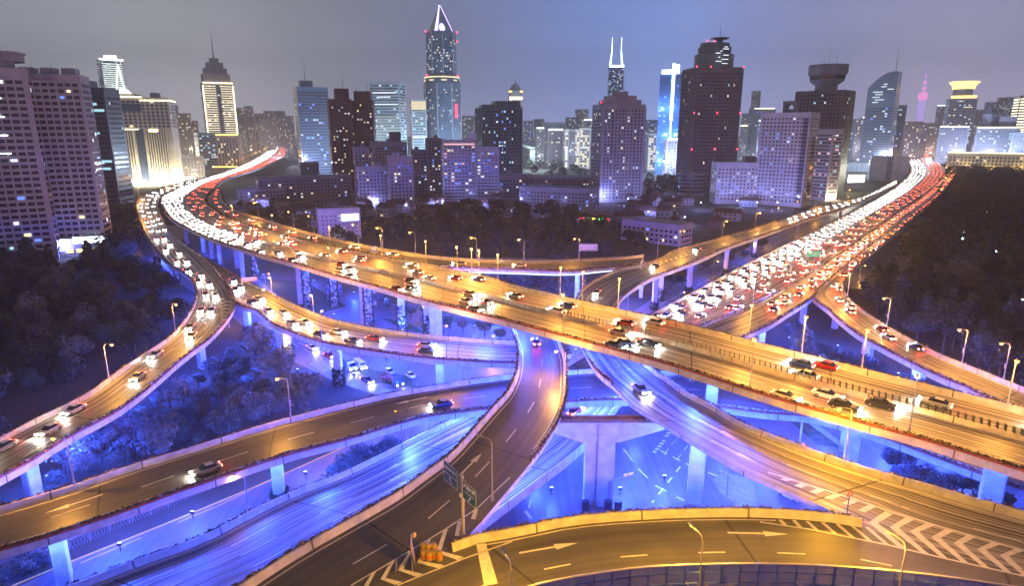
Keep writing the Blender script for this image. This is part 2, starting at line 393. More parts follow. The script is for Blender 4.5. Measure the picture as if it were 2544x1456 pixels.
    def barrier(s, side, t0, t1, planter):
        E, O = (s.Ls, s.Rs) if side == 'L' else (s.Rs, s.Ls)
        i0, i1 = int(round(t0*s.n)), int(round(t1*s.n))
        if i1 <= i0: return
        b = MB(); pb = MB()
        prof = [(0, -.9), (-.06, 1.1), (.22, 1.1), (.30, .45), (.42, .0)]
        pp = [(-.08, .45), (-.42, .50), (-.42, .92), (-.08, .92)]
        rows = []; prow = []
        for i in range(i0, i1+1):
            n = (O[i]-E[i]); n.z = 0; n.normalize()
            rows.append([E[i]+n*a+Vector((0, 0, z)) for a, z in prof]); prow.append([E[i]+n*a+Vector((0, 0, z)) for a, z in pp])
        fl = side == 'R'
        for k in range(len(rows)-1):
            v0, v1 = s.v[i0+k], s.v[i0+k+1]
            for j in range(4):
                q = [rows[k][j], rows[k][j+1], rows[k+1][j+1], rows[k+1][j]]; uv = [(j, v0), (j+1, v0), (j+1, v1), (j, v1)]
                if fl: q = q[::-1]; uv = uv[::-1]
                b.add(q, [(0, 1, 2, 3)], [uv])
            for j in range(3):
                q = [prow[k][j], prow[k][j+1], prow[k+1][j+1], prow[k+1][j]]
                pb.add(q if fl else q[::-1], [(0, 1, 2, 3)])
            # plants
            a, c = (prow[k][1]+prow[k][3])/2, (prow[k+1][1]+prow[k+1][3])/2
            dist = max(60, a.length); m = max(1, int(13*(c-a).length*min(1, 110/dist)**1.3)); sc = max(1, dist/110)
            for q in range(m):
                f = random.random(); p = a.lerp(c, f)+Vector((random.uniform(-.25, .25), random.uniform(-.25, .25), random.uniform(.12, .5)))
                x = Vector((random.uniform(-1, 1), random.uniform(-1, 1), random.uniform(-.6, .6)))*.18*sc**.5; y = Vector((random.uniform(-1, 1), random.uniform(-1, 1), random.uniform(-.2, 1)))*.18*sc**.5
                pb.cm = 2 if random.random() < .13 else 1
                pb.quad(p-x-y, p+x-y, p+x+y, p-x+y)
            pb.cm = 0
        b.add(rows[0], [(0, 1, 2, 3, 4)]); b.add(rows[-1], [(4, 3, 2, 1, 0)])
        o = b.build('barrier', CONC, s.root)
        if planter: pb.build('flower_box', [PLANTER, HEDGE, BLOOM], o)
    def line(s, u, t0, t1, w=.18, dash=None, gap=6, off=0, mb=None):
        mb = mb or s.mark; t0, t1 = s.mp(t0), s.mp(t1)
        v0, v1 = s.v[int(t0*s.n)], s.v[int(t1*s.n)]
        segs = []
        if dash:
            v = v0+off
            while v+dash < v1: segs.append((v, v+dash)); v += dash+gap
        else: segs = [(v0, v1)]
        for a, b in segs:
            k = max(1, int((b-a)/3)); prev = None
            for j in range(k+1):
                t = s.tv(a+(b-a)*j/k); p = s.pt(t, u, .014); d = s.dir(t); n = Vector((-d.y, d.x, 0))*w/2
                if prev: mb.quad(prev[1], prev[0], p-n, p+n)
                prev = (p-n, p+n)
    def poly(s, pts, z):
        """a painted shape given by its plan points on this deck"""
        ps = [U(x, y, z+.02) for x, y in pts]
        ar = sum(ps[i].x*ps[(i+1) % len(ps)].y-ps[(i+1) % len(ps)].x*ps[i].y for i in range(len(ps)))
        s.mark.add(ps if ar > 0 else ps[::-1], [tuple(range(len(ps)))])
    def arrow(s, t, u, sign=1, L=8.0):
        p = s.pt(t, u, .016); d = s.dir(t)*sign; d.z = 0; d.normalize(); n = Vector((-d.y, d.x, 0))
        dz = s.dir(t).z*sign/max(.1, math.hypot(s.dir(t).x, s.dir(t).y))
        q = lambda a, b: p+d*a+n*b+Vector((0, 0, dz*a))
        s.mark.quad(q(-L/2, -.16), q(L*.12, -.16), q(L*.12, .16), q(-L/2, .16)); s.mark.add([q(L*.1, -.55), q(L/2, 0), q(L*.1, .55)], [(0, 1, 2)])
    def finish(s): 
        s.mark.cm = 1; v = 9.0  # dark strips across the deck are expansion joints, built into the marking mesh
        while v < s.len-4 and s.len > 20:
            t, t1 = s.tv(v), s.tv(v+.3); p, q, p1, q1 = s.pt(t, .04, .009), s.pt(t, .96, .009), s.pt(t1, .04, .009), s.pt(t1, .96, .009)
            m0, m1 = s.pt(t, .5, .009), s.pt(t1, .5, .009); s.mark.quad(p, m0, m1, p1); s.mark.quad(m0, q, q1, m1); v += 27.0
        s.mark.build('marking_and_joint', [PAINT, DARKM], s.root)
    def pier(s, px, py, w=2.4, d=1.7, ivy=0.0, cap=True, u=None, low=0.0):
        p = U(px, py, low); t = s.tnear(p); a, c = s.pt(t, 0), s.pt(t, 1); ax = (c-a); ax.z = 0; Wd = ax.length; ax.normalize()
        uu = s.un if u is None else u
        q = s.pt(t, uu); top = q.z-s.thick-.02; rz = math.atan2(ax.y, ax.x)
        b = MB(); hw, hd = w/2, d/2; c_ = .18
        poly = [(-hw+c_, -hd), (hw-c_, -hd), (hw, -hd+c_), (hw, hd-c_), (hw-c_, hd), (-hw+c_, hd), (-hw, hd-c_), (-hw, -hd+c_)]
        b.prism(poly, low-.2, top-(1.0 if cap else 0)); b.box((hw+.07, 0, (low+top)/2), (.12, .12, top-low-2))
        o = b.build('pier', CONCP, s.root, (q.x, q.y, 0), rz)
        if cap:
            cb = MB(); cw = min(Wd*.36, w*1.6)
            vs = [(-cw, -hd), (cw, -hd), (cw, hd), (-cw, hd)]
            lo = [(-hw*1.02, -hd*1.02), (hw*1.02, -hd*1.02), (hw*1.02, hd*1.02), (-hw*1.02, hd*1.02)]
            z0, z1, z2 = top-1.7, top-.55, top
            V = [(x, y, z0) for x, y in lo]+[(x*1, y*1.04, z1) for x, y in vs]+[(x, y*1.04, z2) for x, y in vs]
            F = [(0, 1, 5, 4), (1, 2, 6, 5), (2, 3, 7, 6), (3, 0, 4, 7), (4, 5, 9, 8), (5, 6, 10, 9), (6, 7, 11, 10), (7, 4, 8, 11), (3, 2, 1, 0), (8, 9, 10, 11)]
            cb.add(V, F); cb.build('pier_cap', CONCP, o)
        if ivy:
            ib = MB(); hh = (top-low)*ivy
            for k in range(int(500*ivy)+260):
                z = low+random.random()**1.2*hh; sd = random.random()
                if sd < .5: pnt = Vector((random.uniform(-hw, hw), random.choice((-1, 1))*(hd+random.uniform(.05, .4)), z))
                else: pnt = Vector((random.choice((-1, 1))*(hw+random.uniform(.05, .4)), random.uniform(-hd, hd), z))
                x = Vector((random.uniform(-1, 1), random.uniform(-1, 1), random.uniform(-1, 1)))*.36; y = Vector((random.uniform(-1, 1), random.uniform(-1, 1), random.uniform(-1, 1)))*.36
                ib.quad(pnt-x-y, pnt+x-y, pnt+x+y, pnt-x+y)
            ib.build('ivy', IVY, o)
        return o
    def flood(s, t, u, power, col=BLUE, dz=-2.4):
        """a blue floodlight hung below the deck"""
        p = s.pt(t, u, -s.thick+.02); b = MB(); b.box((0, 0, -.12), (.5, .35, .24)); b.cm = 1; b.box((0, 0, -.27), (.42, .28, .05))
        o = b.build('floodlight', [DARKM, glow('blue_lens', (.25, .35, 1), 12)], s.root, tuple(p))
        point_light('floodlight_beam', (0, 0, -.7), power, col, .5, o)
    def flood_px(s, px, py, power, u=.5): s.flood(s.tpx(px, py, u), u, power)

SH_AB = [(505,638),(540,672),(565,710),(582,745)]
mainroad = Flyover('elevated_road', 'broad main viaduct crossing on top of all ramps with median barrier and anti glare blades',
  [(640,353,16),(672,359),(668,372),(640,390),(567,424,17),(500,444),(452,463),(403,487,18),(405,515),(430,545),(467,565),(517,588),(635,626,20.5),(736,653),(836,682),(936,708,22.5),(1036,737),(1136,762),(1271,795,25),(1472,848),(1672,902,25),(1907,976),(2108,1033),(2308,1087),(2543,1160,23.5),(2720,1214)],
  [(640,344,16),(672,345),(700,350),(716,366),(710,384),(680,402),(622,425,17),(562,443),(538,462),(518,480,18),(510,497),(532,521),(580,545),(636,563,20.5),(700,580),(763,598),(869,620),(969,640,22.5),(1069,656),(1103,665),(1203,685),(1271,706,25),(1472,753),(1705,805,25),(1907,856),(2141,915),(2408,980),(2543,1013,23.5),(2720,1060)],
  keys=((7,9),(12,13),(18,21)), asph=ASPH_STREAK, ext='e', lanes=8, thick=1.9, step=3.2)
gnear = [(541,465,17),(524,480,18),(515,497),(536,519),(583,542),(636,561,20.5),(700,577),(763,595),(869,617),(969,637,22.3),(1073,658),(1103,661),(1271,666,20),(1405,670),(1505,662),(1555,658,17.3),(1585,655,16.5)]
gramp = Flyover('elevated_road', 'far flyover ramp curving behind the main viaduct with white light under its edge', gnear,
  [(546,462,17),(551,483,18),(560,505),(585,522),(636,538,20.5),(736,568),(803,585),(903,608),(1003,625,22.3),(1103,638),(1271,647,20),(1372,646),(1472,642),(1555,637,17.3),(1600,632,16.5)],
  lanes=3, bl=((.02, .52), (.66, 1)), br=((.02, 1),))
aramp = Flyover('elevated_road', 'sweeping S-shaped ramp between the dark wood and the blue shrubs on the left',
  [(500,442,17),(433,457),(367,477,16),(342,492),(336,508),(342,530),(357,572,14.5),(387,618),(420,652),(460,678),(477,695),(488,718,13.5),(483,752),(463,788),(427,832),(383,862),(317,905),(227,970,13),(153,1010),(100,1033),(0,1087),(-90,1133,13)],
  [(502,445,17),(452,462),(408,480,16),(397,498),(396,518),(417,560),(450,598,14.5),(500,634)]+SH_AB[1:3]+[(582,745,13.5),(577,768),(550,805),(513,842),(480,865),(433,902),(353,970,13),(287,1017),(213,1057),(173,1077),(67,1143),(0,1178),(-90,1226,13)],
  keys=((6,6),(11,10),(17,16)), asph=ASPH_STREAK, ext='e', lanes=3, bl=((0, 1),), br=((.05, .36), (.50, 1)))
aramp_t = aramp.tpx(582, 745, 1)
bramp = Flyover('elevated_road', 'branch ramp of the left fork running right under the main viaduct',
  [(503,638,14),(540,672),(565,710),(583,745,13.5),(606,758),(636,767),(669,795),(719,818),(786,842),(869,858),(969,873),(1069,885),(1169,892),(1271,896,13),(1345,893),(1420,872,13)],
  [(508,637,14),(567,671),(600,690),(635,708,13.5),(669,725),(703,742),(769,772),(836,795),(936,815),(1036,828),(1136,838),(1271,847,13),(1340,844),(1410,826,13)],
  keys=((3,3),), asph=ASPH_STREAK, lanes=3, bl=((.22, 1),), br=((0, 1),))
HL = [(2225,446,13),(2155,484),(2098,498),(2008,518),(1907,555),(1772,595),(1672,622),(1640,641,16),(1585,658),(1549,665),(1512,678),(1472,698),(1442,725,17.2),(1430,755),(1427,800),(1436,835),(1452,862,18.2),(1485,915),(1525,948),(1572,993),(1639,1033),(1705,1073),(1772,1113),(1839,1150),(1907,1181),(1975,1210),(2041,1240),(2091,1262),(2141,1288,19),(2210,1314),(2400,1368),(2543,1402),(2680,1436,19)]
HR = [(2232,453,13),(2150,493),(2075,522),(2008,542),(1907,578),(1805,612),(1739,642),(1672,667,16),(1622,685),(1590,702),(1565,718),(1545,735),(1530,760,17.2),(1533,800),(1562,850),(1609,905,18.2),(1672,948),(1702,970),(1772,1007),(1839,1047),(1907,1075),(2008,1113),(2108,1147),(2208,1177),(2308,1203,19),(2408,1233),(2543,1270),(2680,1308,19)]
hramp = Flyover('elevated_road', 'long curved flyover from the upper right passing under the main viaduct to the lower right', HL, HR,
  keys=((7,7),(12,12),(16,15),(28,24)), asph=ASPH_STREAK, ext='e', lanes=3, bl=((0, .34), (.415, .86)), br=((0, 1),))
cramp = Flyover('elevated_road', 'curved ramp with the two green direction signs rising under the main viaduct',
  [(540,1490,19),(590,1456),(636,1427),(736,1363),(836,1307),(903,1270),(986,1223),(1059,1170),(1119,1127),(1169,1073),(1223,1013),(1263,970),(1285,920,18.3),(1289,885),(1287,855),(1279,832),(1268,800,17.6)],
  [(860,1500,19),(900,1476),(1000,1418),(1120,1352),(1136,1333),(1169,1307),(1209,1263),(1272,1190),(1322,1130),(1359,1080),(1385,1037),(1402,987),(1405,915,18.3),(1402,878),(1389,845),(1375,805,17.6)],
  keys=((6,3),(12,12)), ext='s', lanes=3, bl=((0, 1),), br=((.36, 1),))
rroad = Flyover('elevated_road', 'yellow lit front flyover behind the blue glass barrier with straight arrows',
  [(860,1500,19),(900,1476),(1000,1418),(1116,1352),(1156,1333),(1271,1313),(1422,1283),(1632,1267),(1772,1263),(1907,1264),(2041,1273),(2101,1281),(2141,1288),(2210,1314),(2400,1368),(2543,1402),(2680,1436,19)],
  [(1180,1660,19),(1230,1600),(1290,1570),(1400,1540),(1480,1527),(1572,1513),(1685,1505),(1792,1502),(1907,1502),(2041,1507),(2175,1517),(2308,1533),(2441,1553),(2580,1576),(2720,1600,19)],
  ext='se', lanes=3, bl=(), br=())
rroad.barrier('L', rroad.tpx(1122, 1350, 0), rroad.tpx(2141, 1290, 0), True)
s1 = [(2273,360,12),(2258,377),(2253,393),(2262,410),(2262,425),(2240,450,11),(2191,485),(2041,565),(1907,629),(1615,782,8),(1400,905,7),(1270,972),(1129,1038,6),(1036,1083),(936,1133),(836,1180),(736,1217),(636,1263),(500,1333),(333,1393),(183,1450),(40,1506,6)]
s2 = [(2297,362,12),(2304,378),(2314,393),(2341,412),(2347,428),(2335,450,11.3),(2290,486),(2228,523),(2198,546),(2141,585),(2098,618),(2055,646),(2008,678),(1907,735),(1839,768),(1755,799,8),(1600,925),(1455,1097,6),(1290,1225),(1150,1330),(1000,1440),(860,1540),(720,1640),(600,1720,6)]
sroad = Flyover('elevated_road', 'straight wide low level highway running to the upper right beneath the ramps', s1, s2,
  keys=((9,15),(12,17)), asph=ASPH_STREAK, ext='e', lanes=8, thick=1.3, planter='L', step=4)
SHJ = [(2350,428,11.6),(2337,450),(2320,485),(2240,548),(2120,642),(2050,702),(2021,734)]
j1 = Flyover('elevated_road', 'red lit ramp beside the straight highway with the left half of the striped gore',
  [(2347,428,11.6),(2336,449),(2292,487),(2231,525),(2202,548),(2144,588),(2102,620),(2058,648),(2012,680),(1911,737),(1843,769),(1757,801,12.5),(1700,845),(1640,905,12.5)],
  SHJ+[(1991,755),(1958,775),(1908,806),(1835,838,12.5),(1775,885),(1720,940,12.5)], asph=ASPH_STREAK, lanes=3, keys=((7,5),), bl=((0, 1),), br=((.63, 1),))
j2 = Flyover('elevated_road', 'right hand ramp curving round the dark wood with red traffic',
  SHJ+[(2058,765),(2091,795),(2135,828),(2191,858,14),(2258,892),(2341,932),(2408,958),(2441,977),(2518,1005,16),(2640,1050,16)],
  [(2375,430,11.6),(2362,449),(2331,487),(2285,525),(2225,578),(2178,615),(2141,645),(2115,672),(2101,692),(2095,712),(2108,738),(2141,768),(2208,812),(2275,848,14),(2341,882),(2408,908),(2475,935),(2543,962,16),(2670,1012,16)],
  keys=((6,8),(10,13)), asph=ASPH_STREAK, ext='e', lanes=3, bl=((.5, 1),), br=((0, 1),))
a2 = Flyover('elevated_road', 'lower ramp crossing from the left edge under the sign ramp with a single arrow',
  [(-80,1380,13),(0,1357),(100,1330),(233,1287),(333,1253),(433,1217),(533,1183),(635,1148),(736,1117),(869,1083),(969,1053),(1069,1027),(1236,1008,13),(1405,992),(1555,987),(1700,993),(1765,1001),(1839,1011),(1907,1020,12),(2008,1028),(2075,1043),(2175,1073),(2330,1130,12)],
  [(-80,1282,13),(0,1258),(167,1210),(333,1153),(467,1113),(635,1061),(736,1033),(869,1000),(1003,970),(1271,930,13),(1415,920),(1485,917),(1645,921),(1760,924),(1850,930,12),(1950,940),(2060,955),(2150,975),(2260,1008),(2420,1070,12)],
  keys=((12,9),), ext='se', lanes=3)
ROADS = [mainroad, gramp, aramp, bramp, hramp, cramp, rroad, sroad, j1, j2, a2]
# ------------------------------------------------------------------ lane lines, arrows, hatched gores
def lines(f, edges, dashes, t0=0, t1=1, w=.2, dash=5, gap=7):
    for u in edges: f.line(u, t0, t1, w)
    for k, u in enumerate(dashes): f.line(u, t0, t1, w, dash, gap, off=k*1.5)
lines(mainroad, (.035, .465, .535, .965), (.145, .255, .36, .645, .75, .855), w=.2, dash=14, gap=3)
lines(gramp, (.1, .9), (.5,), t0=.05)
lines(aramp, (.1, .93), (.36, .64), t0=.04)
lines(bramp, (.09, .91), (.36, .63), t0=.24)
lines(hramp, (.09, .92), (.5,), t0=.02, t1=.86); lines(hramp, (.92,), (.55,), t0=.86, t1=1)
lines(cramp, (.09,), (.5,)); lines(cramp, (.91,), (), t0=.4)
lines(rroad, (), (.43,), t0=.12, t1=.98, w=.24, dash=3.2, gap=6); lines(rroad, (.055,), (), t0=.22, t1=.64, w=.22)
lines(sroad, (.03, .48, .52, .97), (.14, .25, .37, .63, .75, .86), w=.22, dash=6, gap=8)
lines(j1, (.08, .92), (.4, .68)); lines(j2, (.92,), (.45,), t0=.02); lines(j2, (.08,), (.45,), t0=.5)
lines(a2, (.08, .92), (.5,), w=.2)
for f, x, y, u, s in ((rroad, 1340, 1370, .22, 1), (rroad, 1855, 1330, .22, 1), (aramp, 490, 845, .72, 1), (aramp, 110, 1105, .72, 1), (a2, 190, 1240, .66, -1), (a2, 1030, 1000, .75, -1), (hramp, 1855, 1115, .28, 1), (hramp, 1800, 1055, .62, 1),
                      (sroad, 960, 1165, .26, 1), (sroad, 940, 1195, .34, -1), (sroad, 1000, 1140, .14, 1), (sroad, 1150, 1050, .2, 1), (j2, 2150, 820, .3, -1), (j1, 1915, 785, .8, 1), (cramp, 1170, 1150, .3, 1), (rroad, 2250, 1440, .5, 1)):
    f.arrow(f.tpx(x, y, u), u, s, 7.5 if f is not hramp else 9)
def T3(x, y, ox, oy): return (ox+x*.3337, oy+y*.3337)
def ribbon(f, pts, w, z, ox, oy):
    P = [T3(a, b, ox, oy) for a, b in pts]
    for (x0, y0), (x1, y1) in zip(P[:-1], P[1:]):
        d = math.hypot(x1-x0, y1-y0); nx, ny = -(y1-y0)/d*w, (x1-x0)/d*w
        f.poly([(x0-nx, y0-ny), (x1-nx, y1-ny), (x1+nx, y1+ny), (x0+nx, y0+ny)], z)
O = (1908, 970)
ribbon(hramp, [(0,612),(300,705),(620,805),(900,900),(1300,1025),(1905,1195)], 1.5, 19, *O)
ribbon(rroad, [(-60,982),(300,1035),(600,1095),(900,1155),(1300,1250),(1905,1385)], 1.7, 19, *O)
ap = [(750,985),(905,1020),(1055,1050),(1215,1095),(1380,1140),(1555,1185),(1725,1232)]
up = [(868,905),(1030,945),(1180,990),(1320,1035),(1480,1080),(1670,1130),(1840,1180)]
lo = [(1020,1180),(1185,1216),(1330,1252),(1490,1290),(1640,1322),(1810,1362),(1950,1396)]
for i, (a, u, l) in enumerate(zip(ap, up, lo)):
    f = rroad; P = lambda q: T3(q[0], q[1], *O)
    hramp.poly([P(a), P(u), P((u[0]+62, u[1]+18)), P((a[0]+66, a[1]+6))], 19.004); f.poly([P(a), P((a[0]+40, a[1]-20)), P((l[0]+10, l[1]+4)), P((l[0]-46, l[1]-8))], 19.008)
for a, b in zip([(75,965),(175,966),(275,975),(390,985),(500,997),(610,1010),(720,1020)], [(130,1012),(240,1026),(365,1048),(500,1072),(630,1100),(760,1126),(880,1148)]):
    rroad.poly([P(a), P((a[0]+30, a[1])), P((b[0]+22, b[1]+3)), P((b[0]-16, b[1]-4))], 19.004)
for a, b in (((150,664),(108,668)), ((272,702),(215,718)), ((395,740),(330,764)), ((520,780),(440,805)), ((650,822),(570,848)), ((780,862),(690,900))):
    hramp.poly([P((a[0]-30, a[1]-8)), P((a[0]+22, a[1]+8)), P((b[0]+32, b[1]+10)), P((b[0]-24, b[1]-6))], 19.004)
O = (636, 970)
ribbon(cramp, [(1890,650),(1640,885),(1420,1030),(1000,1285),(705,1456)], 1.4, 19, *O)
ribbon(rroad, [(1905,1128),(1530,1262),(1050,1456)], 1.4, 19, *O)
for a, u, l in (((925,1410),(1000,1285),(1045,1448)), ((1060,1345),(1135,1205),(1200,1388)), ((1200,1285),(1270,1125),(1360,1322)), ((1340,1210),(1395,1050),(1505,1262)), ((790,1480),(860,1368),(900,1500)), ((1480,1085),(1500,985),(1530,1000)), ((1600,960),(1620,900),(1640,920))):
    cramp.poly([P(a), P(u), P((u[0]+34, u[1]-18)), P((a[0]+34, a[1]+2))], 19.006)
    if l[1] > 1100: rroad.poly([P(a), P((a[0]+34, a[1]-12)), P((l[0]+42, l[1]-18)), P((l[0]-6, l[1]+4))], 19.010)
# broad worn light band across the front road beside the joint
rroad.poly([P((1640,1150)), P((1710,1140)), P((1800,1440)), P((1700,1460))], 19.0)
O = (1908, 485)
def lerpx(poly, y):
    for (x0, y0), (x1, y1) in zip(poly[:-1], poly[1:]):
        if y0 <= y <= y1: return x0+(x1-x0)*(y-y0)/max(1e-6, y1-y0)
    return poly[-1][0]
Lb = [(470,565),(340,640),(220,745),(188,850)]; Cb = [(500,545),(345,742)]; Rb = [(490,545),(442,640),(440,720),(488,862)]
Le = Cb+[(200,850)]; Re = Cb+[(492,862)]
for k in range(13):
    y = 585+k*20.5
    if y < 845:
        x0, x1 = lerpx(Lb, y), lerpx(Le, y)
        if x1-x0 > 12: j1.poly([P((x0, y+4)), P((x1, y-6)), P((x1, y+3)), P((x0, y+13))], 12.0)
        x0, x1 = lerpx(Re, y), lerpx(Rb, y)
        if x1-x0 > 12: j2.poly([P((x0, y-6)), P((x1, y-2)), P((x1, y+8)), P((x0, y+3))], 12.9)
ribbon(j1, Lb, .8, 12.0, *O); ribbon(j2, Rb, .8, 12.9, *O)
O = (0, 485)
La = [(1490,550),(1600,690),(1642,785),(1650,955)]; Ra = [(1490,550),(1740,672),(1748,780),(1655,955)]
for k in range(14):
    y = 585+k*26
    x0, x1 = lerpx(La, y), lerpx(Ra, y)
    if x1-x0 > 14:
        xm = x0+(x1-x0)*.4
        aramp.poly([P((x0, y+8)), P((xm, y-8)), P((xm, y+4)), P((x0, y+20))], 13.5); aramp.poly([P((xm, y-8)), P((x1, y-2)), P((x1, y+10)), P((xm, y+4))], 13.504)
ribbon(aramp, La, .8, 13.5, *O)
for k in range(6): bramp.poly([P((1775+k*24, 765+k*16)), P((1795+k*24, 770+k*16)), P((1800+k*26, 800+k*14)), P((1780+k*26, 795+k*14))], 13.5)
O = (1272, 485)
for k in range(17):
    x, y = 690+k*37, 616-k*11
    hramp.poly([P((x, y)), P((x+16, y-4)), P((x+28, y+9)), P((x+12, y+13))], 16.3)
O = (636, 485)
for k in range(20):
    x, y = 520+k*39, 372+k*6.8
    mainroad.poly([P((x, y)), P((x+14, y+2)), P((x+32, y+12)), P((x+16, y+10))], 22.3)

# ------------------------------------------------------------------ median barrier with anti glare blades on the main viaduct
tm0 = mainroad.tpx(636, 595, .5)
mb = MB(); prev = None; n0 = int(tm0*mainroad.n)
for i in range(n0, mainroad.n+1):
    t = i/mainroad.n; p = mainroad.pt(t, .5); d = mainroad.dir(t); n = Vector((-d.y, d.x, 0)).normalized(); Z = Vector((0, 0, 1)); v = mainroad.v[i]
    row = [p-n*.38, p-n*.14+Z*.95, p+n*.14+Z*.95, p+n*.38]
    if prev:
        for j in range(3): mb.quad(row[j], prev[0][j], prev[0][j+1], row[j+1], [(j, v), (j, prev[1]), (j+1, prev[1]), (j+1, v)])
    prev = (row, v)
mbar = mb.build('median_barrier', CONC, mainroad.root)
ab = MB(); va = mainroad.v[int(mainroad.tpx(1440, 780, .5)*mainroad.n)]; ve = mainroad.len-4; v = va
while v < ve:
    if not (va+24 < v < va+32):
        t = mainroad.tv(v); p = mainroad.pt(t, .5, 1.4); d = mainroad.dir(t); ab.box(tuple(p), (.09, .75, 1.0), math.atan2(d.y, d.x)+.5)
    v += 1.0
o = ab.build('anti_glare_blade', mat('blade_green', (.03, .045, .04), .6), mbar); o['kind'] = 'stuff'

# ------------------------------------------------------------------ piers
for f, px, py, w, d, ivy in ((mainroad,737,755,2.6,2.4,0),(mainroad,757,765,2.2,2.4,.95),(mainroad,903,806,2.6,2.4,0),(mainroad,921,810,2.2,2.4,.95),(mainroad,1020,820,2.6,2.4,.45),(mainroad,856,755,2.6,2.4,.55),
    (mainroad,1124,838,6.2,2.2,0),(mainroad,1161,838,3,2.2,0),(mainroad,607,688,2.4,2,0),(mainroad,637,690,2.4,2,.9),(mainroad,581,668,2.4,2,0),(mainroad,553,655,2.4,2,0),(mainroad,526,641,2.4,2,0),(mainroad,500,628,2.4,2,0),(mainroad,470,605,2.4,2,0),
    (mainroad,1850,1052,3,2.4,0),(mainroad,2191,1150,3.2,2.4,0),(mainroad,2515,1262,6,3,.12),(mainroad,1460,905,3.4,3,0),(mainroad,1225,800,2.4,2,.4),
    (gramp,1328,722,1.9,1.6,0),(gramp,1465,700,1.9,1.6,0),(gramp,1190,700,1.9,1.6,0),(gramp,700,640,1.9,1.6,0),(gramp,575,545,1.9,1.6,0),(gramp,600,560,1.9,1.6,0),
    (hramp,1620,770,2,1.8,.22),(hramp,1712,728,2,1.8,.25),(hramp,1802,685,2,1.8,.25),(hramp,1877,640,1.9,1.7,.2),(hramp,1975,592,1.9,1.7,0),(hramp,2060,548,1.9,1.7,0),(hramp,1572,738,2,1.8,.4),(hramp,1832,1232,2.8,2.2,0),
    (aramp,386,668,2.2,1.8,.5),(aramp,437,714,2.2,1.8,.5),(aramp,20,1240,4.0,2,0),(aramp,505,910,2.4,1.8,0),(aramp,265,1080,2.4,1.8,0),(aramp,352,600,2.2,1.8,.5),
    (bramp,617,838,2.4,1.9,.4),(bramp,710,892,2.4,1.9,.4),(bramp,853,956,2.6,2,.42),(bramp,1105,960,3.4,2,0),
    (a2,697,1222,2.6,2,.08),(a2,150,1452,3.8,2,0),(a2,1700,1040,2.4,2,0),(a2,2100,1110,2.4,2,0),
    (j2,2158,912,3.0,2.4,0),(j2,2066,815,2.2,2,0),(j2,2370,1010,2.6,2.2,0),(j1,1990,815,2.2,2,0),(j1,1890,860,2.2,2,0)):
    f.pier(px, py, w, d, ivy)
# hammerhead pier in the middle of the crossing
hp = thing('hammerhead_pier', 'tall white hammerhead pier with two arms standing in the blue crossing', 'bridge pier', tuple(U(1485, 1250, 0)))
b = MB(); b.box((-1.75, 0, 7.2), (2.0, 2.4, 14.6)); b.box((1.0, 0, 7.2), (3.2, 2.9, 14.6)); b.box((-.7, 0, 7.2), (.5, 1.7, 14.6))
c0 = hp.location
b.build('column', CONCP, hp)
b = MB(); tz = 17.0; al, ar = 9.6, 11.5
prof = [(-al, tz-1.6), (-3.6, tz-3.8), (3.4, tz-3.8), (ar, tz-1.2), (ar, tz), (-al, tz)]
vs = [(x, -1.5, z) for x, z in prof]+[(x, 1.9, z) for x, z in prof]; n = 6
b.add(vs, [tuple(range(6)), tuple(range(11, 5, -1))]+[(i, n+i, n+(i+1) % n, (i+1) % n) for i in range(n)])
b.build('crossbeam', CONCP, hp)
b = MB(); b.box((0, -1.56, tz+.10), (al*1.9, .12, .2)); b.tube((-al+.5, -1.4, tz+.5), (ar-1.5, -1.4, tz+.5), .06); b.tube((-.62, -1.6, 1), (-.62, -1.6, tz-.2), .09)
for q in range(-9, 11, 3): b.tube((q, -1.4, tz), (q, -1.4, tz+.5), .05)
b.build('handrail', STEEL, hp)
b = MB(); b.box((0, .2, tz+.06), (al*1.7, 2.4, .12)); b.build('rusty_deck_plate', mat('rusty', (.16, .07, .05), .8, noise=.5, nscale=.8), hp)
for q in (-2.6, 1.6, 3.4):
    b = MB(); b.box((0, 0, .9), (1.3, .9, 1.8)); b.box((0, 0, 1.85), (1.4, 1, .12)); b.box((.2, -.47, 1.0), (.7, .04, 1.2))
    o = b.build('electrical_cabinet', DARKM); o.location = c0+Vector((q, -2.4, 0)); tag(o, 'dark electrical cabinet at the foot of the hammerhead pier', 'cabinet', 'cabinets round the hammerhead pier')

# ------------------------------------------------------------------ blue glass barrier at the very front
gb = thing('glass_barrier', 'blue framed glass noise barrier along the near edge of the front flyover', 'barrier')
def rrx(v, dz, off=0.0):
    t = rroad.tv(v); p = rroad.pt(t, 1, dz); q = rroad.pt(t, 0, dz); n = (q-p); n.z = 0; return p+n.normalized()*off
bluem = mat('blue_frame', (.08, .18, .62), .4, metal=.2, noise=.1, nscale=2); railm = mat('rail_pink', (.55, .5, .55), .35, metal=.5)
BH = 5.7
v = 2.0; fms = {BH-.95: MB(), BH-2.2: MB(), .35: MB()}; gl = MB(); rl = MB(); pm = MB()
while v+2.3 < rroad.len:
    a, c = rrx(v, 0, .25), rrx(v+2.3, 0, .25); Z = Vector((0, 0, 1)); d = (c-a).normalized(); n = Vector((-d.y, d.x, 0))
    rz = math.atan2(d.y, d.x); mid = (a+c)/2
    pm.box(tuple(a+Z*BH/2), (.14, .2, BH), rz)
    for z, h in ((BH-.95, .12), (BH-2.2, .12), (.35, .5)): fms[z].box(tuple(mid+Z*z), (2.3, .12, h), rz)
    for z0, z1 in ((BH-.88, BH-.05), (BH-2.1, BH-1.0), (.65, BH-2.3)): gl.box(tuple(mid+Z*(z0+z1)/2), (2.12, .03, z1-z0), rz)
    rl.tube(a+Z*(BH+.05), c+Z*(BH+.05), .11); v += 2.3
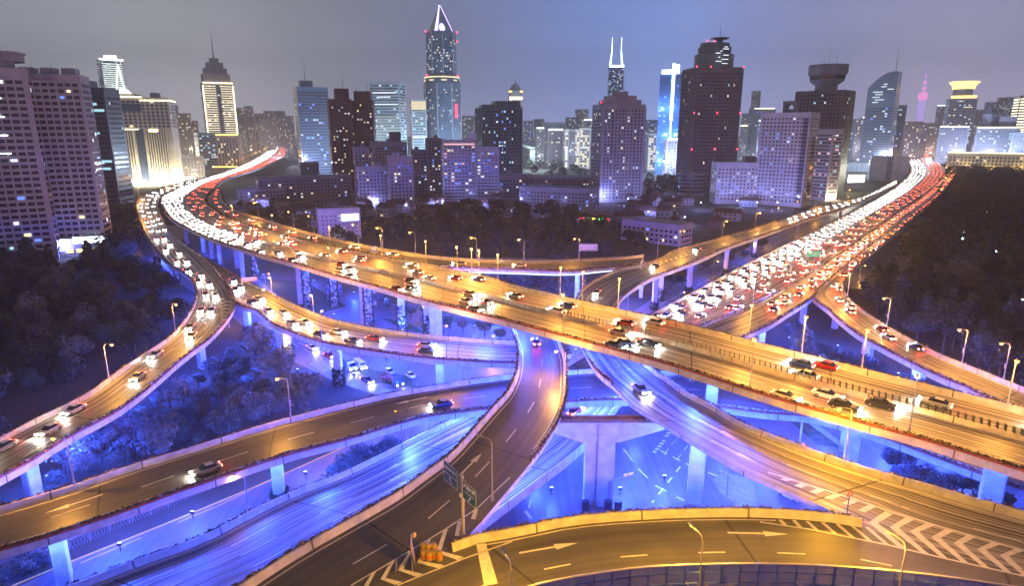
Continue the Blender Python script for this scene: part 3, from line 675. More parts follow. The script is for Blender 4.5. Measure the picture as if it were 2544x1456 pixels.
[m_.build('rail' if z_ > 1 else 'kick_plate', bluem, gb) for z_, m_ in fms.items()]; pm.build('post', bluem, gb); rl.build('handrail', railm, gb)
glm = mat('blue_glass', (.10, .22, .75), .08, spec=.5)
glm.node_tree.nodes['Principled BSDF'].inputs['Alpha'].default_value = .55
gl.build('glass_panel', glm, gb)

# ------------------------------------------------------------------ street lamps
lampheadm = glow('sodium_lens', (1.0, .40, .05), 6)
polem = mat('lamp_pole', (.36, .35, .38), .45, metal=.3)
PT = {}
def lamp_proto(h, small=False):
    if (h, small) in PT: return PT[(h, small)]
    b = MB(); b.tube((0, 0, 0), (0, 0, h*.93), .13, .075); b.tube((0, 0, 0), (0, 0, .7), .19, .19); pole = b.mesh('pole', polem)
    b = MB(); b.path([(0, 0, h*.93), (.25, 0, h*.985), (.8, 0, h), (1.55, 0, h+.04)], .06); arm = b.mesh('arm', polem)
    b = MB(); b.add([(1.4, -.13, h), (1.4, .13, h), (2.35, .2, h+.02), (2.35, -.2, h+.02), (1.4, -.1, h+.16), (1.4, .1, h+.16), (2.35, .15, h+.18), (2.35, -.15, h+.18)],
        [(4, 5, 6, 7), (0, 1, 5, 4), (1, 2, 6, 5), (2, 3, 7, 6), (3, 0, 4, 7)]); head = b.mesh('lamp_head', polem)
    b = MB(); b.lathe([(.05, -.34), (.26, -.24), (.34, -.05), (.26, .06)], (1.95, 0, h), 10); lens = b.mesh('lens', lampheadm)
    PT[(h, small)] = (pole, arm, head, lens); return PT[(h, small)]
NL = [0]
def lamp(base, az, label, group, h=8.0, lit=True, power=None, sensor=False, col=None):
    t = thing('street_lamp', label, 'street lamp', tuple(base), az, group)
    pole, arm, head, lens = lamp_proto(h)
    link('pole', pole, t); link('arm', arm, t); hd = link('lamp_head', head, t)
    if lit:
        link('lens', lens, hd)
        if power is None: power = LAMP_W
        if power:
            lo = point_light('sodium_light', (1.95, 0, h-.5), power, col or ORANGE, .3, t); NL[0] += 1
    if sensor:
        b = MB(); b.box((0, -.2, h*.36), (.36, .2, 1.1)); b.build('control_box', STEEL, t)
    return t
def lamp_on(f, u, px, py, az, label, group, **k):
    t = f.tpx(px, py, u); p = f.pt(t, u, 1.1); c = f.pt(t, .5, 1.1); n = c-p; n.z = 0; p = p+n.normalized()*.1
    return lamp(p, math.atan2(n.y, n.x) if az is None else az, label, group, **k)
E_, W_ = 0.0, math.pi
for px, py, s in ((420,832,0),(258,952,0)): lamp_on(aramp, 0, px, py, None, 'orange street lamp on the outer parapet of the S-shaped ramp against the dark wood', 'street lamps on the S-shaped ramp')
for px, py in ((340,545),(352,492),(400,455+10)): lamp_on(aramp, 0, px, py, None, 'orange street lamp at the top bend of the S-shaped ramp', 'street lamps at the top bend of the S-shaped ramp')
lamp_on(a2, 1, 183, 1195, W_, 'street lamp with control box at the left end of the lower crossing ramp', 'street lamps on the lower crossing ramp', sensor=True)
lamp_on(a2, 1, 704, 1040, W_, 'street lamp beside the round grey-leaved tree on the lower crossing ramp', 'street lamps on the lower crossing ramp', sensor=True)
for px, py in ((655,545),(745,571),(784,586),(890,612),(945,622),(1052,638),(1180,642),(1313,647),(1443,644)):
    lamp_on(gramp, 1, px, py, W_, 'orange street lamp on the far parapet of the far flyover ramp', 'street lamps along the far flyover ramp')
for px, py in ((600,548),(690,580),(840,612),(965,640),(1078,660),(1160,675),(1192,683),(1495,660),(1205,687)):
    lamp_on(mainroad, 1, px, py, None, 'orange street lamp on the far parapet of the main viaduct before the curved flyover', 'street lamps on the far side of the main viaduct')
for px, py in ((1680,620),(1790,592),(1866,570),(1920,553),(1968,534),(2015,517),(2090,500),(1560,640)):
    lamp_on(hramp, 0, px, py, E_, 'orange street lamp on the far parapet of the curved flyover by the low houses', 'street lamps on the curved flyover')
for px, py in ((1404,740),(1474,752),(1890,850),(1550,775),(2008,884),(2160,925),(2508,1003)):
    lamp_on(mainroad, 1, px, py, None, 'orange street lamp on the far parapet of the main viaduct in its right half', 'street lamps on the right half of the main viaduct')
for px, py in ((1400,832),(1876,965),(1055,742),(668,640),(830,685),(2250,1072)):
    lamp_on(mainroad, 0, px, py, None, 'street lamp on the near parapet of the main viaduct', 'street lamps on the near side of the main viaduct')
for px, py in ((1945,716),(2010,680),(2058,648),(2102,617),(2140,588),(2175,565),(1850,765),(2205,545)):
    lamp_on(j1, 0, px, py, W_, 'orange street lamp on the divider between straight highway and red ramp', 'street lamps on the divider of the straight highway')
for px, py in ((2108,686),(2145,643),(2180,613),(2215,586),(2130,745),(2214,815),(2411,908),(2512,950)):
    lamp_on(j2, 1, px, py, None if px < 2200 else W_, 'orange street lamp on the outer parapet of the right hand ramp by the dark wood', 'street lamps on the right hand ramp', sensor=px > 2200)
for px, py in ((827,850),(1120,888),(672,790)): lamp_on(bramp, 0, px, py, None, 'thin street lamp on the near parapet of the branch ramp', 'street lamps on the branch ramp', h=7.5)
for px, py in ((690,735),(800,780)): lamp_on(bramp, 1, px, py, None, 'street lamp on the far parapet of the branch ramp', 'street lamps on the far side of the branch ramp', h=6)
lamp_on(cramp, 1, 1198, 1270, R_(150), 'unlit white street lamp behind the green signs on the sign ramp', 'unlit lamp', h=9, lit=False)
lamp_on(cramp, 1, 1403, 950, W_, 'street lamp on the right parapet of the sign ramp', 'lamp on the sign ramp', h=5)
lamp_on(hramp, 1, 2130, 1155, W_, 'tall street lamp beside the warning sign where the flyovers join', 'lamp at the join', h=8.5, power=LAMP_W*1.5, col=(1, .46, .015))
for px in (1165, 1688, 2195):
    t = rroad.tpx(px, 1520, 1); p = rroad.pt(t, 1, 0); n = rroad.pt(t, 0)-p; n.z = 0; p -= n.normalized()*.35
    q = U(px, 1500, 19.0); t = rroad.tnear(q, (1,)); p = rroad.pt(t, 1, -1.5)-n.normalized()*.35
    fl = lamp(p, {1165: 2.0, 1688: 1.95, 2195: 2.0}[px], {1165: 'short looking front lamp post at the tip of the gore', 1688: 'front lamp post in the middle of the glass barrier', 2195: 'front lamp post beside the yellow chevrons'}[px], 'front lamp posts', h=11.0, lit=True, power=LAMP_W*2.0, col=(1, .46, .015))
    for c_ in fl.children:
        for q_ in c_.children:
            q_.scale = (.42, .42, .25); q_.location = (1.13, 0, 8.2)
for px, py in ((617,1270),(1010,1095),(1440,735),(1685,765)):
    p = U(px, py, 6.5 if px < 1300 else 0); lamp(p, W_ if px < 1300 else E_, 'street lamp beside the straight highway parapet' if px < 1300 else 'street lamp standing on the surface street under the curved flyover', 'lamps by the highway' if px < 1300 else 'lamps on the surface street', h=6.5, power=LAMP_W*.5)
for px, py in ((1770,690),(1862,640),(1900,612),(1975,575),(2020,548),(2100,510),(1560,770)):
    lamp(U(px, py, 0), E_, 'street lamp on the slip road beside the straight highway', 'lamps along the slip road', h=8, power=LAMP_W*.4)
for px, py in ((660,712),(1210,880),(1040,800),(1975,890),(2135,690),(570,815),(320,545),(700,905),(1448,770)):
    lamp(U(px, py, 0), E_, 'street lamp on the surface streets under the viaducts', 'lamps on the surface streets', h=6, power=LAMP_W*.5)
# far lamps in rows along both far ends, too small to light the picture on their own
for f, u, t0, t1, st, lab, gr in ((mainroad, 0, .0, .28, 44, 'tiny orange lamp far up the left end of the main viaduct', 'far lamps of the main viaduct'), (mainroad, 1, .0, .20, 44, 'tiny orange lamp on the far left bend of the main viaduct', 'far lamps of the main viaduct bend'),
                                  (sroad, 0, .0, .38, 60, 'tiny orange lamp far up the straight highway', 'far lamps of the straight highway'), (sroad, 1, .0, .33, 60, 'tiny orange lamp by the red lanes far up the straight highway', 'far lamps by the red lanes'), (j2, 1, 0, .25, 44, 'small orange lamp on the upper end of the right hand ramp', 'upper lamps of the right hand ramp')):
    v = f.v[int(t0*f.n)]
    while v < f.v[int(t1*f.n)]:
        t = f.tv(v); p = f.pt(t, u, 1.1); n = f.pt(t, .5)-p
        lamp(p, math.atan2(n.y, n.x), lab, gr, h=9, power=LAMP_W*2 if int(v/st) % 3 == 0 else 0); v += st
for k in range(26):   # lamps of the streets behind, lining the boulevard on the right and the plaza behind the apartment tower
    px, py = (1605+random.random()*85, 398+random.random()*14) if k < 16 else (2275+random.random()*90, 372+random.random()*50)
    lamp(U(px, py, 0), 0, 'small orange lamp on the distant square beside the apartment tower' if k < 16 else 'small orange lamp beside the far end of the straight highway', 'lamps on the distant square' if k < 16 else 'lamps by the far highway', h=8, power=LAMP_W*3 if k % 5 == 0 else 0)

lsb = MB(); prev = None
for i in range(int(gramp.tpx(1103, 662, 0)*gramp.n), int(gramp.tpx(1545, 659, 0)*gramp.n)+1):
    p = gramp.Ls[i]; n = gramp.Ls[i]-gramp.Rs[i]; n.z = 0; n.normalize(); row = [p+n*.12+Vector((0, 0, -.95)), p+n*.30+Vector((0, 0, -.95)), p+n*.30+Vector((0, 0, -.62)), p+n*.12+Vector((0, 0, -.62))]
    if prev:
        for j in range(4): lsb.quad(prev[j], prev[(j+1) % 4], row[(j+1) % 4], row[j])
    prev = row
lsb.build('light_strip', glow('ice_strip', (.45, .6, 1), 3.2, True), gramp.root)
# ------------------------------------------------------------------ blue floodlights below the decks
for f, pts in ((mainroad, ((636,600),(760,650),(900,690),(1020,720),(1140,752),(1240,778),(1680,890),(1800,930),(1950,975),(2100,1015),(2250,1055),(2400,1100),(2520,1140),(500,555))),
               (aramp, ((430,660),(520,830),(430,890),(320,960),(200,1045),(80,1115),(360,590))), (bramp, ((640,745),(760,815),(900,850),(1050,865),(1180,872))),
               (a2, ((60,1300),(250,1235),(430,1180),(620,1110),(800,1060),(1000,1005),(1180,975),(1480,960),(1760,965),(1960,985),(2120,1020))),
               (hramp, ((1550,700),(1640,665),(1760,620),(1880,580),(1560,930),(1640,985),(1730,1040),(1830,1095),(1940,1130),(2060,1180))),
               (cramp, ((1340,860),(1345,930),(1320,1010),(1270,1080),(1200,1150),(1110,1220),(1000,1290))), (gramp, ((1120,652),(1250,657),(1400,658),(1520,650))),
               (j2, ((2100,770),(2200,840),(2300,890),(2400,930),(2500,975))), (j1, ((1990,730),(1900,790),(1820,820)))):
    for k, (px, py) in enumerate(pts):
        f.flood_px(px, py, BLUE_W*(.3 if f is mainroad and px > 1850 else .7 if f is mainroad and 1200 < px < 1500 else 1.6 if f is mainroad else 2.2 if f is gramp else .8), .5 if f is not cramp else .35)

mainroad.flood_px(1330, 800, BLUE_W*.12, .4); mainroad.flood_px(1560, 850, BLUE_W*.35, .35); mainroad.flood_px(1420, 828, BLUE_W*.5, .3)

fb = MB(); fb.tube((0, 0, 0), (0, 0, 1.1), .09); fb.box((0, 0, 1.3), (.7, .3, .5)); fpost = fb.mesh('housing', DARKM)
fb = MB(); fb.box((0, 0, 1.58), (.6, .25, .05)); flens = fb.mesh('lens', glow('blue_lens', (.25, .35, 1), 12))
for k, (px, py) in enumerate(((520,660),(590,705),(655,690),(700,770),(780,705),(830,790),(880,735),(960,770),(1000,830),(1080,800),(1180,820),(1230,790),(640,850),(740,930),(880,940),(960,900),(560,900),(470,960),(350,1060),(240,1120),(120,1200),(620,990),(1230,700),(1390,705),(1430,880),(1430,1090),(1580,1090),(1650,1200),(1540,1230),(1370,1230),(1330,1190),(1700,1030),(1800,1100),(1900,1150),(2050,1090),(2200,1120),(2330,1200),(2460,1225),(1960,850),(2080,870),(2230,940),(2380,990),(1900,880),(400,640),(360,700),(430,780),(300,1370),(480,1290),(760,1190))):
    t = thing('ground_floodlight', 'small blue floodlight on a short post on the ground beneath the flyovers', 'floodlight', tuple(U(px, py, .1)), 0, 'blue ground floodlights')
    link('housing', fpost, t); link('lens', flens, t); point_light('blue_beam', (0, 0, 4.2), BLUE_W*.20, BLUE, .5, t)
# ------------------------------------------------------------------ trees
BARK = mat('bark', (.06, .045, .035), .9, noise=.3, nscale=3)
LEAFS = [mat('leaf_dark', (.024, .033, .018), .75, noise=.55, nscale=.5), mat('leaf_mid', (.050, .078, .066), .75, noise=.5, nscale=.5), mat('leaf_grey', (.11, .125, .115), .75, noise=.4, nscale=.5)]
def tree_proto(seed, h, r, lm, n=1500, cone=False, leaf=.42, trunk=None):
    rnd = random.Random(seed); th = trunk or h*.42
    tb = MB(); tb.tube((0, 0, -.3), (rnd.uniform(-.2, .2), 0, th), .32, .2); top = Vector((0, 0, th))
    lobes = []
    k = 11 if not cone else 8
    for i in range(k):
        if cone:
            f = (i+.5)/k; c = Vector((rnd.uniform(-.3, .3), rnd.uniform(-.3, .3), h*(.22+.74*f))); lobes.append((c, r*(1-f*.85)*rnd.uniform(.85, 1.1), .55))
        else:
            a = rnd.uniform(0, 6.28); q = r*rnd.uniform(.1, .68); c = Vector((q*math.cos(a), q*math.sin(a), h*rnd.uniform(.48, .84)-q*.15)); lobes.append((c, r*rnd.uniform(.34, .56), .75))
            if i < 6: tb.tube(top-Vector((0, 0, rnd.uniform(0, 1))), c, .13, .05, 5)
    cb = MB()
    for i in range(n):
        c, R, sq = lobes[rnd.randrange(len(lobes))]
        d = Vector((rnd.gauss(0, 1), rnd.gauss(0, 1), rnd.gauss(0.15, 1))).normalized()
        p = c+Vector((d.x, d.y, d.z*sq))*R*rnd.uniform(.72, 1.06)
        nrm = (d+Vector((rnd.uniform(-.7, .7), rnd.uniform(-.7, .7), rnd.uniform(-.3, .9)))).normalized()
        u = nrm.orthogonal().normalized(); w = nrm.cross(u); a = rnd.uniform(0, 6.28); u, w = u*math.cos(a)+w*math.sin(a), w*math.cos(a)-u*math.sin(a)
        s = leaf*rnd.uniform(.55, 1.25)
        cb.add([p-u*s, p+w*s*.75, p+u*s, p-w*s*.75], [(0, 1, 2, 3)])
    return tb.mesh('trunk', BARK), cb.mesh('crown', lm)
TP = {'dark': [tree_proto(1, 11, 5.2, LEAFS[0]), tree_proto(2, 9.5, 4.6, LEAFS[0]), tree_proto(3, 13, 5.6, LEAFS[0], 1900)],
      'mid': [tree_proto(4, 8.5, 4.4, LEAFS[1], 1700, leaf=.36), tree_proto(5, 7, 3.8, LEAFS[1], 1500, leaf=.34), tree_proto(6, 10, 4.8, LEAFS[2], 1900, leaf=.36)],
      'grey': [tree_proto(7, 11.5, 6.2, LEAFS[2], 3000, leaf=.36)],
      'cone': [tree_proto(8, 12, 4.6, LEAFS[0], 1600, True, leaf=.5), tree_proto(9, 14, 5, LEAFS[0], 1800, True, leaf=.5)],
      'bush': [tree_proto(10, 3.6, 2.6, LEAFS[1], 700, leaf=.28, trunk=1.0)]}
NT = [0]
def tree(kind, loc, sc, label, group, name='tree'):
    tj.append((Vector(loc).length, kind, Vector(loc), sc, label, group, name))
tj = []
def put_tree(kind, loc, sc, label, group, name):
    tm, cm = random.choice(TP[kind]); t = thing(name, label, 'bush' if kind == 'bush' else 'tree', tuple(loc), random.uniform(0, 6.28), group)
    t.scale = (sc*random.uniform(.9, 1.1),)*2+(sc*random.uniform(.9, 1.15),)
    link('trunk', tm, t); link('crown', cm, t); NT[0] += 1
    return t
def inside(p, poly):
    c = False; n = len(poly)
    for i in range(n):
        a, b = poly[i], poly[i-1]
        if (a.y > p.y) != (b.y > p.y) and p.x < (b.x-a.x)*(p.y-a.y)/(b.y-a.y)+a.x: c = not c
    return c
def wood(px, spacing, kinds, label, group, sc=(0.85, 1.25), z=5, limit=80, name='tree'):
    poly = [U(x, y, z) for x, y in px]; xs = [p.x for p in poly]; ys = [p.y for p in poly]; got = []
    for _ in range(6000):
        if len(got) >= limit: break
        p = Vector((random.uniform(min(xs), max(xs)), random.uniform(min(ys), max(ys)), 0))
        if not inside(p, poly) or any((p-q).length < spacing for q in got): continue
        got.append(p)
    for p in got: tree(random.choice(kinds), p, random.uniform(*sc), label, group, name)
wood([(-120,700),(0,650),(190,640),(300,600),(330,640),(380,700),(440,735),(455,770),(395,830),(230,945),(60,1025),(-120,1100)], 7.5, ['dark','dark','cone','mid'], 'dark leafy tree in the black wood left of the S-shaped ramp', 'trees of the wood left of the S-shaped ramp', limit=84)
wood([(225,535),(330,520),(335,640),(260,640)], 9, ['dark','mid'], 'tree in the strip between the left apartment tower and the S-shaped ramp', 'trees by the left apartment tower', limit=26)
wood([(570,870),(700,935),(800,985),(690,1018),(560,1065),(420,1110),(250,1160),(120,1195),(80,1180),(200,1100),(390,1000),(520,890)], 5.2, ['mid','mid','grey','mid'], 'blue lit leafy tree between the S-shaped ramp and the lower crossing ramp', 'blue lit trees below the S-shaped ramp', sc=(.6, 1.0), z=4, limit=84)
tree('grey', U(742, 1015, 0), 1.0, 'big round grey-leaved tree beside the lower crossing ramp', None)
tree('mid', U(640, 935, 0), 1.35, 'tall blue lit tree left of the street with the parked traffic', None)
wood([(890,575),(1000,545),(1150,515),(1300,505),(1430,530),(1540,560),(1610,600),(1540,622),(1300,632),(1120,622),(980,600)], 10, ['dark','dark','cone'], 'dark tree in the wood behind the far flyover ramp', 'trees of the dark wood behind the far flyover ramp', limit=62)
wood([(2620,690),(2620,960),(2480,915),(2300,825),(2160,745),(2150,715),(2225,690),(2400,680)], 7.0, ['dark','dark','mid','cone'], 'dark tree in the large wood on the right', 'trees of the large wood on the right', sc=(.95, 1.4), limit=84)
far_spots = []
def far_wood(px, spacing, limit):
    poly = [U(x, y, 5) for x, y in px]; xs = [p.x for p in poly]; ys = [p.y for p in poly]; got = []
    for _ in range(9000):
        if len(got) >= limit: break
        p = Vector((random.uniform(min(xs), max(xs)), random.uniform(min(ys), max(ys)), 0))
        if inside(p, poly) and not any(abs(p.x-q.x)+abs(p.y-q.y) < spacing for q in got): got.append(p)
    far_spots.extend(got)
far_wood([(2360,415),(2620,400),(2620,690),(2400,680),(2225,690),(2262,600),(2310,520)], 10, 420)
far_wood([(2330,400),(2620,388),(2620,402),(2350,420)], 22, 120)
wood([(1150,690),(1440,680),(1440,735),(1300,715),(1200,710)], 6.5, ['mid','dark'], 'blue lit tree under the far flyover ramp', 'blue lit trees under the far flyover ramp', limit=18)
wood([(930,725),(1020,740),(1100,775),(1230,795),(1250,815),(1130,795),(1000,755)], 6.5, ['mid'], 'small tree on the island under the main viaduct', 'small trees under the main viaduct', sc=(.5, .8), limit=14)
wood([(1975,815),(2040,850),(2075,870),(2000,870)], 4, ['mid'], 'bushy tree on the island inside the striped gore', 'trees below the striped gore', sc=(.7, 1.0), limit=6)
wood([(2090,880),(2200,915),(2320,960),(2440,1000),(2300,985),(2150,930)], 5, ['mid','dark'], 'blue lit shrub tree between right hand ramp and main viaduct', 'shrub trees under the right hand ramp', sc=(.45, .75), limit=26)
wood([(2230,1130),(2420,1180),(2500,1230),(2380,1220),(2250,1170)], 5, ['mid'], 'small tree on the island below the right end of the main viaduct', 'small trees on the right island', sc=(.5, .75), limit=10)
wood([(840,1160),(900,1115),(960,1090),(990,1105),(860,1180)], 2.6, ['bush'], 'blue lit bush between frontage road and straight highway', 'bushes beside the straight highway', sc=(.9, 1.3), z=3, limit=12, name='bush')
wood([(-20,1430),(110,1375),(115,1400),(-20,1460)], 2.5, ['bush'], 'pale lit bush behind the white pier in the bottom left corner', 'bushes in the bottom left corner', sc=(.7, 1), z=1, limit=8, name='bush')
wood([(1575,700),(1660,660),(1760,630),(1900,585),(1900,600),(1760,660),(1640,720)], 9, ['mid','dark'], 'tree below the curved flyover along the slip road', 'trees along the slip road', sc=(.55, .85), limit=16)
wood([(1600,450),(1690,440),(1700,470),(1610,480)], 16, ['dark'], 'tree in the green park between the two apartment towers', 'trees in the park between towers', limit=16)
wood([(2095,400),(2165,385),(2180,420),(2110,440)], 22, ['dark'], 'far tree beside the white billboard building', 'far trees by the billboard', limit=8, sc=(1.3, 1.8))
wood([(1180,405),(1300,405),(1470,412),(1470,440),(1300,435),(1190,425)], 22, ['dark'], 'tree in front of the theatre with the curved roof', 'trees in front of the theatre', limit=26, sc=(1, 1.4))
wood([(600,540),(720,565),(800,590),(880,600),(880,570),(760,540),(640,515)], 12, ['dark','mid'], 'tree between the far flyover ramp and the low houses', 'trees by the low houses', limit=22, sc=(.6, .9))
tj.sort(key=lambda q: (q[1] != 'bush', q[0]))
for q in tj[:318]: put_tree(*q[1:])
fm_ = MB()
for loc, sc in [(q[2], q[3]) for q in tj[318:]]+[(p, random.uniform(1, 1.4)) for p in far_spots]:      # the rest of the woods, farther off, as one mass
    hh, rr = 11*sc, 5*sc
    fm_.tube(loc, loc+Vector((0, 0, hh*.5)), .3, .2, 4)
    for i in range(230):
        d = Vector((random.gauss(0, 1), random.gauss(0, 1), random.gauss(.1, 1))).normalized(); c = loc+Vector((d.x*rr*.95, d.y*rr*.95, hh*.6+d.z*hh*.38))*1.0
        c += Vector((random.gauss(0, .6), random.gauss(0, .6), random.gauss(0, .6))); u = Vector((random.uniform(-1, 1), random.uniform(-1, 1), random.uniform(-.6, .6)))*1.15; w = Vector((random.uniform(-1, 1), random.uniform(-1, 1), random.uniform(-.3, .9)))*1.15
        fm_.add([c-u, c+w, c+u, c-w], [(0, 1, 2, 3)])
o = fm_.build('distant_woodland', LEAFS[0]); o['kind'] = 'stuff'
for k in range(9):
    p = U(2360+random.random()*190, 470+random.random()*300, 7); b = MB(); b.tube((0, 0, 0), (0, 0, 8.5), .1); b.cm = 1; b.lathe([(.1, 8.4), (.42, 8.7), (.42, 9.0), (.1, 9.3)], n=8)
    p.z = 0; o = b.build('garden_lamp', [DARKM, glow('green_white', (.65, 1, .85), 14)]); o.location = p; tag(o, 'small white globe lamp among the trees of the right wood', 'lamp', 'globe lamps in the right wood')

# ------------------------------------------------------------------ vehicles
GLASS = mat('car_glass', (.015, .018, .025), .1)
TYRE = mat('tyre_rubber', (.02, .02, .02), .8); RIM = mat('alloy', (.4, .4, .42), .35, metal=.8)
HEADL = glow('headlight_glass', (1.0, .93, .80), 300, True); TAILL = glow('tail_light_glass', (1.0, .06, .03), 130, True)
HEADF = glow('far_headlight_glass', (1.0, .95, .86), 60, True); TAILF = glow('far_tail_light_glass', (1.0, .10, .04), 20, True)
PAINTS = {'white': (.72, .72, .72), 'silver': (.38, .39, .41), 'black': (.02, .02, .025), 'red': (.35, .02, .02), 'blue': (.04, .08, .28)}
PAINTM = {k: mat('car_paint_'+k, c, .28, metal=.15) for k, c in PAINTS.items()}
def loft(b, secs, cham=.12):
    rows = []
    for x, w, z0, z1 in secs:
        c = min(cham, (z1-z0)*.45, w*.4)
        rows.append([(x, -w, z0), (x, -w, z1-c), (x, -w+c, z1), (x, w-c, z1), (x, w, z1-c), (x, w, z0)])
    n = 6; vs = [p for r in rows for p in r]; fs = []
    for k in range(len(rows)-1):
        for i in range(n): fs.append((k*n+i, (k+1)*n+i, (k+1)*n+(i+1) % n, k*n+(i+1) % n))
    m = len(rows)-1; fs.append(tuple(range(n))); fs.append(tuple(m*n+i for i in range(n))[::-1])
    b.add(vs, fs)
def body_geo(b):
    loft(b, [(-2.28, .72, .42, .72), (-2.15, .84, .30, .93), (-1.3, .9, .25, .98), (.9, .9, .25, .95), (1.75, .87, .28, .84), (2.2, .76, .36, .70), (2.3, .66, .42, .62)])
def cabin_geo(b): loft(b, [(-1.72, .70, .93, .97), (-1.15, .74, .93, 1.40), (.0, .74, .93, 1.46), (.35, .73, .93, 1.40), (1.05, .70, .90, .94)], .1)
def roof_geo(b): b.add([(-1.1, -.6, 1.425), (.25, -.6, 1.475), (.25, .6, 1.475), (-1.1, .6, 1.425)], [(0, 1, 2, 3)])
def hl_geo(b, y): b.add([(2.32, y-.2, .52), (2.32, y+.2, .52), (2.24, y+.2, .76), (2.24, y-.2, .76)][::1], [(0, 1, 2, 3)]); b.add([(2.32, y-.2, .52), (2.32, y+.2, .52), (2.55, y+.16, .78), (2.55, y-.16, .78)], [(3, 2, 1, 0)])
def tl_geo(b, y): b.add([(-2.3, y-.22, .66), (-2.24, y-.22, .9), (-2.24, y+.22, .9), (-2.3, y+.22, .66)][::-1], [(0, 1, 2, 3)])
def wheel_mesh():
    b = MB(); n = 12
    for y0, y1 in ((-.11, .11),):
        b.tube((0, y0, 0), (0, y1, 0), .32, .32, n)
    b.cm = 1; b.tube((0, -.125, 0), (0, .125, 0), .19, .19, 8)
    return b.mesh('wheel', [TYRE, RIM])
def one(fn, name, m, *a):
    b = MB(); fn(b, *a); return b.mesh(name, m)
CP = dict(cab=one(cabin_geo, 'window', GLASS), wheel=wheel_mesh(), hl=[one(hl_geo, 'headlight', HEADL, y) for y in (-.58, .58)], tl=[one(tl_geo, 'tail_light', TAILL, y) for y in (-.6, .6)])
for k in PAINTS: CP['body'+k] = one(body_geo, 'body', PAINTM[k]); CP['roof'+k] = one(roof_geo, 'roof', PAINTM[k])
def full_car(colr, loc, rz, tilt, label, group=None, lights=True):
    t = thing('car', label, 'car', tuple(loc), rz, group); t.rotation_euler = (0, tilt, rz)
    link('body', CP['body'+colr], t); link('window', CP['cab'], t); link('roof', CP['roof'+colr], t)
    for x in (-1.4, 1.42):
        for y in (-.8, .8): link('wheel', CP['wheel'], t, (x, y, .32))
    for m in CP['hl'] if lights else OFF[:2]: link('headlight', m, t)
    for m in CP['tl'] if lights else OFF[2:]: link('tail_light', m, t)
    return t
OFF = [one(hl_geo, 'headlight', mat('headlight_off', (.5, .5, .52), .15), y) for y in (-.58, .58)]+[one(tl_geo, 'tail_light', mat('tail_light_off', (.2, .01, .01), .2), y) for y in (-.6, .6)]
def whole_car(colr):
    b = MB(); body_geo(b); roof_geo(b); b.cm = 1; cabin_geo(b); b.cm = 2
    for x in (-1.4, 1.42):
        for y in (-.82, .82): b.tube((x, y-.1, .32), (x, y+.1, .32), .32, .32, 8)
    b.cm = 3; hl_geo(b, -.58); hl_geo(b, .58); b.cm = 4; tl_geo(b, -.6); tl_geo(b, .6)
    return b
WC = {k: whole_car(k).mesh('car', [PAINTM[k], GLASS, TYRE, HEADL, TAILL]) for k in PAINTS}
jobs = []
def stream(f, us, sign, gap, t0, t1, where):
    for u in us:
        v = f.v[int(t0*f.n)]+random.uniform(0, gap)
        while v < f.v[min(f.n, int(t1*f.n))]-3:
            t = f.tv(v); uu = u+random.uniform(-.012, .012); p = f.pt(t, uu, .01); d = f.dir(t, uu)*sign
            jobs.append((p.length, p, d, where, sign)); v += gap*random.uniform(.75, 1.5)
tJ = mainroad.tpx(600, 600, .3)
stream(mainroad, (.09, .2, .31, .41), 1, 9.0, mainroad.tpx(430, 505, .3), tJ, 'queue at the left bend of the main viaduct')
stream(mainroad, (.09, .2, .31, .41), 1, 36, tJ, .995, 'near lanes of the main viaduct')
stream(mainroad, (.59, .7, .8, .91), -1, 42, mainroad.tpx(480, 470, .8), .995, 'far lanes of the main viaduct')
stream(mainroad, (.06, .15, .24, .33, .42), 1, 13, 0, mainroad.tpx(430, 505, .3), 'far left end of the main viaduct'); stream(mainroad, (.6, .7, .8, .9), -1, 16, 0, mainroad.tpx(480, 470, .8), 'far left end of the main viaduct going away')
stream(aramp, (.24, .5), 1, 22, .02, .93, 'S-shaped ramp'); stream(aramp, (.78,), 1, 26, .02, .45, 'S-shaped ramp')
stream(bramp, (.3, .55), 1, 15, .25, .9, 'branch ramp'); stream(gramp, (.5,), -1, 26, .05, .95, 'far flyover ramp')
stream(hramp, (.32, .68), 1, 14, .0, .36, 'curved flyover'); stream(hramp, (.35,), 1, 40, .45, .8, 'curved flyover')
for u in ((.09, .2, .31, .42),): stream(sroad, u, 1, 11, .0, sroad.tpx(1640, 800, .3), 'straight highway with headlights on')
stream(sroad, (.58, .69, .8, .91), -1, 24, .0, sroad.tpx(1700, 800, .7), 'straight highway going away')
stream(j1, (.3, .55), -1, 14, .02, .85, 'red ramp beside the straight highway'); stream(j2, (.62, .82), -1, 18, .02, .8, 'right hand ramp')
stream(cramp, (.46,), 1, 60, cramp.tpx(1330, 1050, .5), .95, 'sign ramp'); stream(a2, (.32,), -1, 45, .08, .5, 'lower crossing ramp'); stream(sroad, (.7, .4), -1, 60, .62, .8, 'low end of the straight highway')
jobs.sort(key=lambda j: j[0])
cols = ['white', 'silver', 'black', 'white', 'silver', 'blue', 'red']
far = MB()
for i, (dist, p, d, where, sign) in enumerate(jobs):
    rz = math.atan2(d.y, d.x); tilt = -math.asin(max(-.3, min(.3, d.z))); c = random.choice(cols)
    lab = f'{c} car with lit lights on the {where}'
    if i < 120: full_car(c, p, rz, tilt, lab, 'cars on the '+where)
    elif i < 285:
        o = link('car', WC[c]); o.location = p; o.rotation_euler = (0, tilt, rz); tag(o, lab, 'car', 'cars on the '+where)
    else:
        mtx = Matrix.Translation(p) @ Matrix.Rotation(rz, 4, 'Z') @ Matrix.Rotation(tilt, 4, 'Y')
        b = whole_car('white'); far.add([mtx @ Vector(v) for v in b.v], b.f); far.mi[-len(b.f):] = b.mi
o = far.build('distant_traffic', [PAINTM['silver'], GLASS, TYRE, HEADF, TAILF]); o['kind'] = 'stuff'
